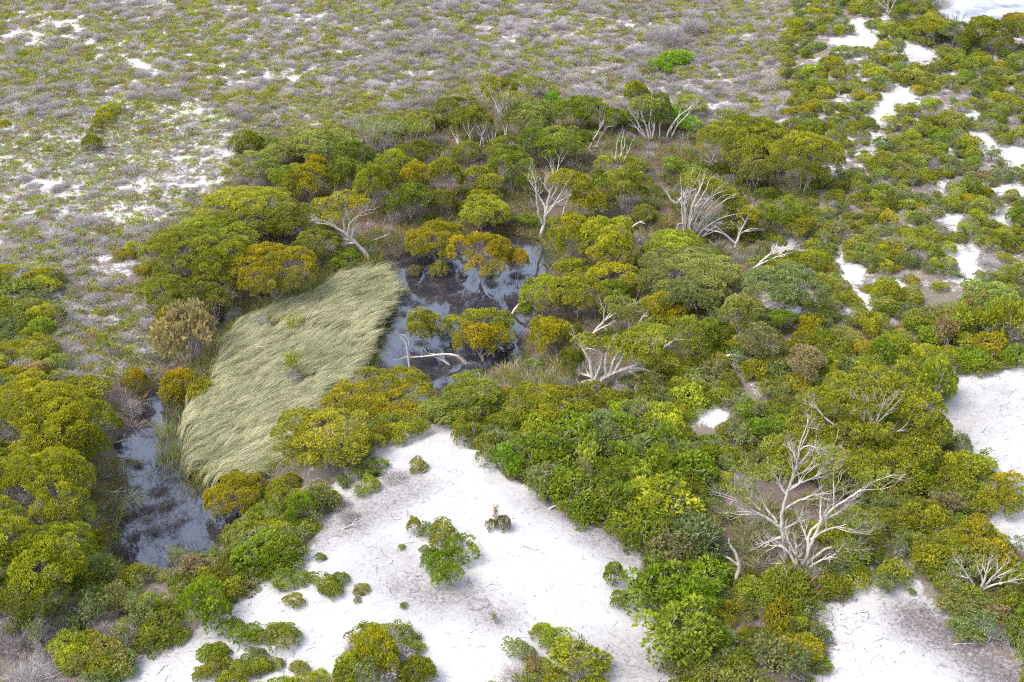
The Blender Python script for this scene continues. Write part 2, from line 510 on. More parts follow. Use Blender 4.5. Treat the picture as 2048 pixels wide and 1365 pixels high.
build_water('lake', 'lake behind the shoreline trees with bright sky reflection painted into its colour', l_mask, 1.5, (.30, .30, .31), (.06, .06, .07), .22)  # pale base colour paints in the bright sky reflection, darker patches the dark reflections

# ------------------------------------------------------------------ plant builders
UP = np.array([0, 0, 1.0])

def rand_dirs(rng, n): return unit(rng.normal(size=(n, 3)))

def dome_puffs(rng, c, r, rz, space, lo=-.25):
    n = max(5, int(2 * pi * r * r * (1 - lo) * .85 / (space * space)))
    i = np.arange(n) + .5
    ct = 1 - (1 - lo) * i / n
    ph = i * 2.399963 + rng.uniform(0, 6)
    st = np.sqrt(np.clip(1 - ct * ct, 0, 1))
    d = np.stack([st * np.cos(ph), st * np.sin(ph), ct], 1)
    p = c + d * np.array([r, r, rz]) * rng.uniform(.9, 1.08, (n, 1)) + rng.normal(size=(n, 3)) * space * .18
    nrm = unit(d / np.array([r, r, rz]))
    return p, nrm

def puff_leaves(g, rng, p, nrm, pr, lpp, L, W, fresh, flat=.65):
    n = len(p)
    if n == 0: return
    size = pr * rng.uniform(.7, 1.3, n)
    ax = unit(nrm + .9 * UP)
    k = np.maximum(4, (lpp * (size / pr) ** 2).astype(int))
    ii = np.repeat(np.arange(n), k); m = len(ii)
    d = rand_dirs(rng, m)
    dot = np.sum(d * ax[ii], 1)
    d = np.where((dot < -.25)[:, None], d - 2 * dot[:, None] * ax[ii], d)
    dot = np.sum(d * ax[ii], 1)
    d2 = d - ax[ii] * (dot * (1 - flat))[:, None]
    pos = p[ii] + d2 * (size[ii] * rng.uniform(.3, 1, m) ** .4)[:, None]
    fr = fresh[ii]
    v = np.clip(fr * .75 + .25 * rng.uniform(-1, 1, m), 0, 1)
    ld = d + .55 * rng.normal(size=(m, 3)) + .35 * UP
    sd = unit(np.cross(ld, ax[ii] * .7 + .9 * d + .3 * rng.normal(size=(m, 3))))
    g.leaves(pos, ld, L * rng.uniform(.7, 1.3, m), W * rng.uniform(.7, 1.3, m), v, np.clip(.5 + .3 * rng.normal(size=m), 0, 1), rng, sd)

def bez(a, b, c, n):
    t = np.linspace(0, 1, n)[:, None]
    return (1 - t) ** 2 * a + 2 * t * (1 - t) * b + t * t * c

def gen_tree(seed, R, H, ndome, hb=.36, puff=.34, lpp=100, drop=.08, stems=1, thick=.016, rimz=.85, L=.135, W=.078):
    """umbrella crown: thin foliage shell on lobes, limbs fanning up from the base, fine twigs just under the leaves"""
    rng = np.random.default_rng(seed)
    domes = []
    for i in range(ndome):
        a = i * 2.4 + rng.uniform(0, .8) + seed
        q = 0 if ndome == 1 else R * .60 * math.sqrt((i + .15) / ndome)
        r = R if ndome == 1 else min(R * rng.uniform(.42, .58), R * 1.03 - q)
        top = hb * H + (1 - hb) * H * math.sqrt(max(0, 1 - (q / R * .95) ** 2)) * rng.uniform(.95, 1.02)
        rz = r * rimz * rng.uniform(.85, 1.1)
        rz = min(rz, top * .62)
        domes.append((np.array([q * cos(a), q * sin(a), top - rz]), r, rz))
    if ndome > 1: domes.append((np.array([0, 0, H * .93 - R * .5]), R * .62, R * .5))
    PP, NN, DI, BARE, BN = [], [], [], [], []
    for i, (c, r, rz) in enumerate(domes):
        p, n_ = dome_puffs(rng, c, r, rz, puff * 1.6)
        ok = rng.uniform(size=len(p)) > drop
        for j, (c2, r2, z2) in enumerate(domes):
            if j != i: ok &= np.linalg.norm((p - c2) / np.array([r2, r2, z2]), axis=1) > .86
        ok &= p[:, 2] > .12 * H
        ct = n_[:, 2]
        ok &= rng.uniform(size=len(p)) > .62 * np.clip((.42 - ct) / .5, 0, 1)
        ok &= vnoise(p[:, 0] * 1.05 + seed, p[:, 1] * 1.05 + p[:, 2] * .8, seed) > .20
        bare = ~ok & (p[:, 2] > .15 * H)
        BARE.append(p[bare]); BN.append(n_[bare])
        PP.append(p[ok]); NN.append(n_[ok]); DI.append(np.full(ok.sum(), i))
    P_ = np.concatenate(PP); N_ = np.concatenate(NN); D_ = np.concatenate(DI)
    crown = Geo()
    patch = np.array([rng.uniform(-.38, .38) for _ in domes])
    fresh = np.clip(.15 + .75 * (P_[:, 2] / H - .45) + patch[D_] + .22 * rng.normal(size=len(P_)), 0, 1)
    puff_leaves(crown, rng, P_, N_, puff, lpp, L, W, fresh)
    trunk = Geo(); br = Geo()
    roots = [np.array([rng.normal() * .12 * R * (stems > 1), rng.normal() * .12 * R * (stems > 1), -.15]) for _ in range(stems)]
    r0 = thick * H * (1 if stems == 1 else .75)
    fork = .12 * H * rng.uniform(.7, 1.3)
    for i, (c, r, rz) in enumerate(domes):
        rt = roots[i % stems]
        e = c + np.array([0, 0, .05 * rz])
        b = rt + np.array([0, 0, fork + .15])
        if stems == 1 and i == 0: trunk.tube(np.array([rt, rt * .5 + b * .5, b]), [r0 * 1.5, r0 * 1.25, r0 * 1.1], 6)
        mid = np.array([e[0] * .45, e[1] * .45, b[2] * .55 + e[2] * .55])
        lp = bez(b if stems == 1 else rt, mid, e, 7)
        lp[1:-1] += rng.normal(size=(5, 3)) * .05 * R * .6
        trunk.tube(lp, np.linspace(r0 * .9, r0 * .38, 7), 5)
        idx = np.nonzero(D_ == i)[0]
        if len(idx) == 0: continue
        m = min(len(idx), max(2, len(idx) // 7))
        seeds = P_[rng.choice(idx, m, replace=False)]
        gi = np.argmin(np.linalg.norm(P_[idx][:, None] - seeds[None], axis=2), 1)
        for k in range(m):
            mem = idx[gi == k]
            if len(mem) == 0: continue
            cen = P_[mem].mean(0); nc = unit(N_[mem].mean(0))
            t = rng.uniform(.5, 1); s0 = lp[int(t * 6)]
            e2 = s0 * .28 + (cen - nc * .32) * .72
            md = (s0 + e2) / 2 + np.array([0, 0, -.12]) * R * .4 + rng.normal(size=3) * .05
            br.tube(bez(s0, md, e2, 4), np.linspace(r0 * .36, r0 * .15, 4), 3)
            br.segs(np.tile(e2, (len(mem), 1)), P_[mem], r0 * .13, r0 * .05)
            ex = np.repeat(mem, 5)                                     # fine twigs below the leaf shell
            q0 = P_[ex] - N_[ex] * rng.uniform(.25, .6, (len(ex), 1)) + rng.normal(size=(len(ex), 3)) * .1
            br.segs(q0, P_[ex] + rng.normal(size=(len(ex), 3)) * puff * .6, .011, .007)
    pb_, nb_ = np.concatenate(BARE), np.concatenate(BN)
    if len(pb_):
        ex = np.repeat(np.arange(len(pb_)), 4)
        q0 = pb_[ex] - nb_[ex] * rng.uniform(.3, .8, (len(ex), 1)) - UP * .15 + rng.normal(size=(len(ex), 3)) * .12
        br.segs(q0, pb_[ex] + rng.normal(size=(len(ex), 3)) * puff * .45 - nb_[ex] * .12, .012, .006)
    return trunk, br, crown

def grow(g, rng, p, d, L, r, depth, spread=.55, up=.12, kids=(2, 4), taper=.55, wob=.18, ends=None, k=None):
    n = 5
    pts = [np.array(p, float)]; d = unit(d)
    for i in range(n - 1):
        d = unit(d + wob * rng.normal(size=3) + up * UP * .4)
        pts.append(pts[-1] + d * L / (n - 1))
    pts = np.array(pts)
    rr = np.linspace(r, r * taper, n)
    g.tube(pts, rr, k or (5 if r > .05 else 4 if r > .025 else 3))
    if depth <= 0:
        if ends is not None: ends.append((pts[-1], d))
        return
    for c in range(rng.integers(kids[0], kids[1] + 1)):
        t = rng.uniform(.35, 1) if c else 1.0
        i = min(int(t * (n - 1)), n - 1)
        nd_ = unit(d + spread * unit(rng.normal(size=3)) * rng.uniform(.6, 1.2) + up * UP)
        grow(g, rng, pts[i], nd_, L * rng.uniform(.55, .8), rr[i] * rng.uniform(.55, .75), depth - 1, spread, up, kids, taper, wob, ends)

def gen_shrub(seed, R, H, puff=.20, lpp=58, drop=.1, lobes=5, L=.112, W=.064, rim=-.1, stem_r=.016, bare=0):
    rng = np.random.default_rng(seed)
    PP, NN, FF = [], [], []
    domes = []
    for i in range(lobes):
        a = i * 2.4 + rng.uniform(0, 1); q = R * .58 * math.sqrt((i + .2) / lobes); r = R * rng.uniform(.38, .6)
        top = H * (1 - .55 * (q / R) ** 2) * rng.uniform(.78, 1.04); rz = min(r * .8, top * .8)
        domes.append((np.array([q * cos(a), q * sin(a), top - rz]), r, rz))
    for i, (c, r, rz) in enumerate(domes):
        p, n_ = dome_puffs(rng, c, r, rz, puff * 1.5, rim)
        ok = rng.uniform(size=len(p)) > drop
        for j, (c2, r2, z2) in enumerate(domes):
            if j != i: ok &= np.linalg.norm((p - c2) / np.array([r2, r2, z2]), axis=1) > .85
        ok &= p[:, 2] > .06 * H
        ok &= vnoise(p[:, 0] * 2.6 + seed, p[:, 1] * 2.6 + p[:, 2] * 2, seed) > .17
        PP.append(p[ok]); NN.append(n_[ok]); FF.append(np.full(ok.sum(), rng.uniform(-.25, .25)))
    P_, N_, f = np.concatenate(PP), np.concatenate(NN), np.concatenate(FF)
    crown = Geo()
    fresh = np.clip(.1 + .7 * (P_[:, 2] / H - .3) + f + .2 * rng.normal(size=len(P_)), 0, 1)
    puff_leaves(crown, rng, P_, N_, puff, lpp, L, W, fresh)
    st = Geo()
    for (c, r, rz) in domes:
        b = np.array([rng.normal() * .06 * R, rng.normal() * .06 * R, -.05])
        st.tube(bez(b, np.array([c[0] * .6, c[1] * .6, c[2] * .3]), c + [0, 0, .1 * rz], 4), np.linspace(stem_r * 1.4, stem_r * .7, 4), 4)
    for i in range(bare):                                              # crooked bare branches breaking through the leaves
        a = rng.uniform(0, 6.28); q = R * rng.uniform(.1, .7)
        grow(st, rng, (q * cos(a) * .7, q * sin(a) * .7, H * .45), (cos(a) * .5, sin(a) * .5, .9), H * rng.uniform(.36, .52), .028, 2, .6, .08, (2, 3), .55, .25)
    cc = np.array([d[0] for d in domes])
    j = np.argmin(np.linalg.norm(P_[:, None] - cc[None], axis=2), 1)
    sel = rng.uniform(size=len(P_)) < .6
    st.segs(cc[j][sel], P_[sel], stem_r * .55, stem_r * .3)
    ex = np.repeat(np.arange(len(P_)), 2)
    st.segs(P_[ex] - N_[ex] * rng.uniform(.1, .35, (len(ex), 1)), P_[ex] + rng.normal(size=(len(ex), 3)) * puff * .75 + N_[ex] * .03, .009, .005)
    return st, crown

def gen_open(seed, R, H, nst=6, depth=3, lpe=12, L=.15, W=.06, r0=.046, sp=.6, spread_base=.6, up=.14, leafr=.16):
    """open shrub: pale crooked stems carrying loose leaf sprays at their ends"""
    rng = np.random.default_rng(seed)
    st = Geo(); ends = []
    for i in range(nst):
        a = i * 2 * pi / nst + rng.uniform(0, .7); t = rng.uniform(.15, 1) * spread_base
        d = np.array([cos(a) * t * R / H, sin(a) * t * R / H, .8])
        grow(st, rng, (rng.normal() * .05, rng.normal() * .05, -.05), d, H * .48, r0, depth, sp, up, (2, 3), .6, .2, ends)
    crown = Geo()
    if lpe:
        p = np.array([e[0] for e in ends]); d = np.array([e[1] for e in ends])
        lf = (p[:, 0] + .4 * rng.normal(size=len(p)) < R * .25) | (rng.uniform(size=len(p)) < .35); p, d = p[lf], d[lf]      # the weather side stays bare
        fr = np.clip(.4 + .3 * rng.normal(size=len(p)), 0, 1)
        puff_leaves(crown, rng, p, d, leafr, lpe, L, W, fr, .8)
    return st, crown

def gen_grey(seed, R, H, n=560, w=.009):
    """leafless heath bush: a haze of fine twigs"""
    rng = np.random.default_rng(seed)
    g = Geo(); ends = []
    for i in range(7):
        a = i * 2.4; t = rng.uniform(.1, 1)
        grow(g, rng, (0, 0, -.05), (cos(a) * t * R / H, sin(a) * t * R / H, .75), H * .5, .02, 2, .6, .1, (2, 3), .6, .15, ends)
    d = rand_dirs(rng, n); d[:, 2] = np.abs(d[:, 2])
    q = d * np.array([R, R, H]) * rng.uniform(.45, 1.0, (n, 1)) * (.8 + .3 * vnoise(d[:, 0] * 3 + seed, d[:, 1] * 3, seed))[:, None]
    dd = unit(d * np.array([1, 1, .8]) + .5 * rng.normal(size=(n, 3)) + .3 * UP)
    g2 = Geo()
    g2.leaves(q - dd * .2, dd, rng.uniform(.22, .5, n), w * rng.uniform(1.2, 2.6, n), rng.uniform(size=n), rng.uniform(size=n), rng)
    g2.leaves(q * .6, dd, rng.uniform(.25, .5, n), w * rng.uniform(1.2, 2.6, n), rng.uniform(size=n), rng.uniform(size=n), rng)
    return g, g2

def gen_tuft(seed, R, H, n=70, L=.22, W=.035, ):
    rng = np.random.default_rng(seed)
    a = rng.uniform(0, 2 * pi, n); q = R * np.sqrt(rng.uniform(0, 1, n))
    b = np.stack([q * np.cos(a), q * np.sin(a), H * (1 - (q / R) ** 2) * rng.uniform(.2, 1, n)], 1)
    d = np.stack([np.cos(a) * q / R, np.sin(a) * q / R, rng.uniform(.4, 1.1, n)], 1) + .4 * rng.normal(size=(n, 3))
    g = Geo(); g.leaves(b, d, L * rng.uniform(.6, 1.4, n), W * rng.uniform(.7, 1.5, n), rng.uniform(size=n), rng.uniform(size=n), rng)
    return g

# colours: (older leaves, fresh tips) -- albedo
TINT = {
 'gold':   ((.105, .112, .006), (.275, .228, .007)),
 'orange': ((.120, .112, .006), (.335, .215, .006)),
 'wgold':  ((.095, .108, .005), (.245, .232, .009)),
 'olive':  ((.078, .090, .007), (.235, .232, .014)),
 'dark':   ((.058, .072, .009), (.145, .150, .012)),
 'green':  ((.066, .090, .008), (.188, .208, .017)),
 'pale':   ((.090, .108, .018), (.240, .245, .052)),
 'sage':   ((.085, .105, .035), (.175, .192, .060)),
 'brown':  ((.120, .098, .045), (.210, .160, .065)),
 'yellow': ((.110, .128, .008), (.270, .278, .018)),
 'lime':   ((.075, .150, .004), (.180, .280, .008)),
 'lush':   ((.060, .094, .005), (.175, .225, .012)),
 'rust':   ((.125, .095, .035), (.240, .165, .050)),
 'grey':   ((.165, .147, .145), (.250, .228, .224)),
 'silver': ((.215, .197, .197), (.315, .292, .290)),
 'heath':  ((.120, .120, .045), (.220, .222, .075)),
}
for _k in TINT: TINT[_k] = tuple(tuple(1.66 * q for q in w) for w in TINT[_k])
def set_tint(o, name, rng=None, amt=.12):
    a, b = TINT[name]
    k = np.ones(3)
    if rng is not None: k = (1 + amt * rng.normal()) * (1 + (.015 if name in ('grey', 'silver') else .05) * rng.normal(size=3))
    o['tint'] = [float(x) for x in np.clip(np.array(a) * k, .003, .8)]
    o['tip'] = [float(x) for x in np.clip(np.array(b) * k, .003, .8)]

def meshes(name, tup, mats):
    out = []
    for g, (n, m) in zip(tup, mats): out.append(g.mesh(name + '_' + n, m, n in ('trunk', 'branches', 'stems')) if g.n else None)
    return out

TREE_MATS = (('trunk', M_GREY), ('branches', M_TWIG), ('crown', M_LEAF))
PROTO = {}
# (radius, height) the prototypes are built at
PROTO['small'] = [(1.6, 2.7, meshes('small_tree', gen_tree(100 + i, 1.6, 2.7, [1, 3, 4, 2, 5][i], hb=.34, puff=.27, lpp=100, stems=[1, 1, 2, 3, 1][i]), TREE_MATS)) for i in range(5)]
PROTO['mid'] = [(2.6, 3.9, meshes('mid_tree', gen_tree(200 + i, 2.6, 3.9, [5, 6, 4, 7, 6, 3][i], puff=.32, lpp=130, stems=[1, 2, 1, 3, 1, 2][i]), TREE_MATS)) for i in range(6)]
PROTO['big'] = [(4.0, 5.4, meshes('big_tree', gen_tree(300 + i, 4.0, 5.4, [8, 10, 9][i], puff=.38, lpp=155, stems=[1, 2, 3][i], drop=.08), TREE_MATS)) for i in range(3)]
STEM_MATS = (('stems', M_TWIG), ('foliage', M_LEAF))
PALE_MATS = (('stems', M_SILVER), ('foliage', M_LEAF))
PROTO['olive'] = [(1.0, 1.1, meshes('olive_shrub', gen_shrub(400 + i, 1.0, 1.1, lobes=[4, 6, 7, 5, 8, 3][i], drop=[.1, .2, .1, .25, .15, .1][i], bare=[0, 0, 0, 3, 0, 1][i]), STEM_MATS)) for i in range(6)]
PROTO['broad'] = [(1.1, 1.4, meshes('leafy_shrub', gen_shrub(500 + i, 1.1, 1.4, puff=.25, lpp=40, lobes=[5, 7, 6, 4][i], L=.165, W=.10, drop=.2, stem_r=.022, bare=[3, 0, 5, 2][i]), PALE_MATS)) for i in range(4)]
PROTO['open'] = [(1.1, 1.4, meshes('pale_branched_shrub', gen_open(600 + i, 1.1, 1.4, nst=[6, 7, 5, 8][i], lpe=[24, 16, 28, 12][i]), PALE_MATS)) for i in range(4)]
PROTO['sparse'] = [(1.1, 1.4, meshes('sparse_shrub', gen_open(650 + i, 1.1, 1.4, nst=[5, 6, 4][i], lpe=[6, 4, 8][i], r0=.040, L=.13, W=.07), PALE_MATS)) for i in range(3)]
PROTO['grey'] = [(1.0, 1.0, meshes('dead_heath_bush', gen_grey(700 + i, 1.0, 1.0), (('stems', M_TWIG), ('twigs', M_LEAF)))) for i in range(5)]
PROTO['tuft'] = [(.5, .35, meshes('heath_tuft', (gen_tuft(800 + i, .5, .35, n=130, W=.05),), (('leaves', M_LEAF),))) for i in range(5)]
PROTO['sedge'] = [(.4, .7, meshes('sedge', (gen_tuft(850 + i, .35, .1, n=70, L=.75, W=.028),), (('leaves', M_LEAF),))) for i in range(4)]

# ------------------------------------------------------------------ leafy paperbark trees: centre, foot, width, top in the photograph, colour, description
G_T = 'paperbark trees of the wetland'
TREES = [
 # mound of trees above the reed bed
 (362,560,150,462,'green','large rounded green tree at the outer end of the grove over the reed bed'),
 (420,520,165,440,'olive','olive tree forming the crest of the grove above the reed bed'),
 (500,470,180,385,'olive','broad olive crowned tree on top of the grove near the bleached leaning tree'),
 (590,480,120,412,'dark','dark olive tree behind the bleached leaning tree at the grove'),
 (552,612,150,492,'gold','golden dome tree overhanging the edge of the pale reed bed'),
 (465,600,110,485,'olive','dull olive tree squeezed between the golden dome and the green grove tree'),
 (345,625,105,552,'green','low green tree at the foot of the grove beside the grey heath'),
 (430,640,120,545,'dark','dark shaded tree at the foot of the grove above the brown crowned bush'),
 (640,530,110,455,'dark','dark tree under the bleached leaning tree at the reed tips'),
 (690,545,62,500,'green','small green tree at the top end of the reed bed'),
 (520,360,85,305,'pale','pale green tree at the sandy outer corner of the grove'),
 (555,345,70,292,'pale','pale frosted tree second from the sandy corner of the grove'),
 (575,390,70,335,'green','green tree with bare stems showing beneath near the sandy corner'),
 (622,412,100,330,'gold','dense dark golden tree behind the crest of the grove'),
 (632,372,42,312,'orange','small rust orange crown between the dark golden tree and the grove top'),
 (655,330,120,262,'pale','wide pale green tree at the upper rim of the grove'),
 (600,320,90,275,'pale','flat pale green tree on the heath side rim of the grove'),
 (700,350,80,285,'dark','dark green tree in front of the silver stemmed thicket'),
 (750,425,82,328,'olive','tall olive tree with puffed crown in the middle of the upper grove'),
 (690,400,70,318,'dark','dark tree between the tall puffed olive tree and the dark golden tree'),
 (790,372,62,305,'olive','narrow olive tree below the silver stemmed thicket'),
 (838,350,86,284,'dark','dark olive domed tree under the silver stemmed thicket'),
 (836,398,56,328,'orange','bright orange topped tree in the upper grove'),
 (890,410,78,320,'olive','olive gold dome tree next to the bright orange topped tree'),
 (822,442,78,368,'dark','low dark tree with black trunk at the head of the pond'),
 (882,432,48,383,'dark','small dark green tree on the brown ground at the head of the pond'),
 (842,268,72,222,'green','flat crowned green tree over thin silver stems on the heath side'),
 (780,262,60,238,'green','small flat green crown on the heath rim above the silver thicket'),
 (912,252,92,198,'dark','wide dark flat topped tree on the heath rim'),
 (945,282,66,214,'green','green tree with thin pale stems behind the wide dark flat topped tree'),
 (1005,235,72,158,'olive','olive tree standing highest into the grey heath'),
 (1058,292,104,208,'pale','large pale domed tree beside the tall white stemmed tree'),
 (1105,330,120,252,'green','broad green tree with a dark trunk on bare brown ground'),
 (1160,325,56,262,'dark','dark small tree on the bare brown ground beside the broad green tree'),
 (1010,330,76,275,'green','green tree in front of the tall white stemmed tree'),
 (935,330,46,286,'green','small flat green tree on thin stems above the brown ground'),
 (1158,262,90,194,'green','pale green umbrella tree on thin white stems at the heath edge'),
 (1225,268,56,220,'green','small green umbrella tree with bare stems at the heath edge'),
 (1268,245,56,165,'olive','slim olive tree top rising behind the bare stemmed thicket'),
 (1305,265,72,190,'dark','sparse dark tree above the bare stemmed thicket'),
 (1378,235,50,193,'pale','small leaning crown at the end of the swept white stems'),
 (1020,382,112,298,'green','tall layered green tree in the centre of the upper wetland'),
 (960,400,76,335,'olive','olive dome with pale branches left of the layered green tree'),
 (1058,405,52,345,'olive','small olive tree below the layered green tree'),
 (970,420,56,378,'gold','small golden dome stacked above the yellow green dome tree'),
 (965,462,92,396,'yellow','yellow green dome tree with grey underside at the head of the pond'),
 (1237,362,92,312,'olive','wide low olive crown behind the slender bare white tree'),
 (1259,425,74,346,'green','tall domed tree with a grey underside below the slender bare white tree'),
 (1200,400,48,355,'green','small green dome left of the tall grey underside tree'),
 (1205,440,58,386,'dark','dark rounded tree behind the pair of gold flecked domes'),
 (1285,450,40,412,'green','small flat green tree on a curved white trunk'),
 # pond trees
 (880,535,110,447,'gold','golden tree on the pond island with its trunk in the water'),
 (960,578,118,468,'orange','orange gold tree leaning over the pond from the island'),
 (1035,575,54,500,'orange','small orange tree at the tip of the pond island'),
 (830,560,28,533,'brown','tiny brown green sapling standing in the open pond'),
 (880,562,30,526,'olive','tiny olive sapling in the pond under the island tree'),
 (1140,530,100,433,'gold','gold flecked domed tree on the bank beside the white stemmed tree'),
 (1210,540,108,436,'yellow','yellow green domed tree on the bank next to the gold flecked one'),
 (1218,560,88,476,'olive','olive dome in front of the yellow green bank tree'),
 (1147,572,64,518,'olive','small olive dome by the narrow arm of the pond'),
 (1222,590,84,528,'gold','low golden dome on the brown bank'),
 (1345,545,118,465,'yellow','yellow topped dome tree behind the large frosted dome'),
 (1370,598,180,500,'pale','largest frosted dome tree of the middle bank'),
 (1318,590,56,545,'green','small green bush like tree at the foot of the frosted dome'),
 (1365,640,84,565,'sage','grey green round tree below the frosted dome'),
 (1090,632,80,558,'olive','olive tree on the pond bank behind the curved white trunk'),
 (1155,640,98,550,'yellow','bright yellow green dome with fanned grey limbs on the bank'),
 (1230,615,62,562,'green','small bright green dome beside the fanned grey limbs'),
 (1050,660,44,606,'green','small green tree at the water line below the curved white trunk'),
 (1093,712,78,637,'gold','gold topped dome with grey underside on the bank of the lower pond'),
 (960,690,130,618,'olive','wide olive dome standing in the lower pond'),
 (965,735,92,648,'orange','orange gold dome in front of the wide olive pond tree'),
 (855,705,76,626,'olive','rust tipped olive tree in the pond above the fallen white trunk'),
 (1305,700,90,645,'yellow','yellow green tree between the leaning white trunks'),
 (1140,770,46,698,'green','small green tree on the brown flat beside the broken white tree'),
 (1375,730,76,640,'green','dark based green tree beside the sweeping white limbs'),
 (768,845,195,756,'gold','wide flat golden crown over grey limbs at the end of the reed bed'),
 (945,828,150,752,'green','broad green tree at the apex of the front dune'),
 (1072,862,128,776,'olive','puffed olive tree behind the front dune apex'),
 (890,848,76,798,'pale','small pale green tree touching the sand apex'),
 (655,935,182,812,'yellow','large bright yellow green dome at the corner of reeds and sand'),
 (482,1035,112,952,'gold','olive gold tree leaning over the lower pond'),
 # east side
 (1482,342,150,238,'olive','big olive dome of the far bank with the lighter crest'),
 (1605,385,132,272,'olive','large round olive tree with limbs fanning from its base'),
 (1540,330,110,255,'olive','olive dome joined between the two large far bank trees'),
 (1503,378,86,310,'pale','pale rounded tree with fanned rusty stems'),
 (1392,375,56,335,'green','small green tree above the white fan tree'),
 (1350,352,50,318,'green','flat green tree on the grey scrub above the white fan tree'),
 (1563,468,96,398,'green','smooth green dome beside the white fan tree'),
 (1590,482,66,430,'olive','olive tree at the foot of the smooth green dome'),
 (1565,632,134,530,'sage','big sage green dome below the leaning bleached trunk'),
 (1474,682,84,596,'pale','frosted round tree above the white arched trunk'),
 (1517,732,88,658,'sage','grey green umbrella tree behind the white arched trunk'),
 (1560,668,60,620,'lush','deep green dome next to the frosted round tree'),
 (1425,700,56,640,'green','green tree between the frosted round tree and the dark based one'),
 (1975,640,140,562,'pale','long pale dome below the sand path'),
 (1605,765,90,698,'brown','brown leaved dome in the green scrub'),
 # foreground west
 (70,930,224,772,'wgold','huge gold green tree at the upper end of the western grove'),
 (160,960,153,800,'wgold','gold green tree facing the lower pond in the western grove'),
 (20,1010,177,880,'olive','olive tree inside the western grove'),
 (95,1080,200,905,'wgold','large puffed golden tree in the middle of the western grove'),
 (30,1190,177,1030,'olive','broad olive tree at the frame edge of the western grove'),
 (110,1200,165,1055,'wgold','golden olive tree at the near end of the western grove'),
 (60,1255,153,1150,'dark','dark low tree under the near end of the western grove'),
 # lake shore
 (1803,42,42,10,'green','small round green tree at the corner of the far lake'),
 (1855,80,70,36,'gold','gold topped tree on the near shore of the lake'),
 (1905,92,70,45,'green','green tree under the bare tree on the lake shore'),
 (1960,95,80,35,'olive','golden olive tree in the middle of the lake shore'),
 (2010,100,70,40,'green','green lake shore tree nearest the frame edge'),
 (2040,70,70,28,'gold','gold crowned tree standing against the bright lake'),
 (1990,110,56,68,'dark','dark green tree at the foot of the lake shore row'),
 (1925,105,50,70,'dark','dark green low tree at the foot of the bare lake tree'),
]

def px_to_facing_plane(u, v, y, z):
    dx, dy, dz = ray(u, v)
    t = y / dy
    return dx * t, CAM_H + dz * t

def place_tree(spec, i):
    cx, base, w, top, tint, label = spec
    x, y, z = [float(a[0]) for a in P(np.array([cx * 1.0]), np.array([base * 1.0]))]
    zc = float(project(x, y, z)[2]); s = F / zc
    R = w / 2 / s * 1.15
    _, zt = px_to_facing_plane(cx, top, y, z)
    h = zt - z; tt = (CAM_H - z) / y
    H = .4 * R
    while H < 9 and .58 * H + math.sqrt((.42 * H) ** 2 + (R * .85 * tt) ** 2) < h: H += .03
    H = max(H, .75 * R)
    cls = 'small' if R < 2.0 else 'mid' if R < 3.3 else 'big'
    pr = PROTO[cls][i % len(PROTO[cls])]
    rng = np.random.default_rng(9000 + i)
    f = (R / pr[0], R / pr[0], H / pr[1])
    root = empty('paperbark_tree', (x, y, z - .02), rng.uniform(0, 6.28), f)
    tag(root, label, 'tree', G_T)
    for n, me in zip(('trunk', 'branches', 'crown'), pr[2]):
        o = link(n, me, root)
        if n == 'crown': set_tint(o, tint, rng, .06)
    return (x, y, R)
TREE_AT = [place_tree(t, i) for i, t in enumerate(TREES)]

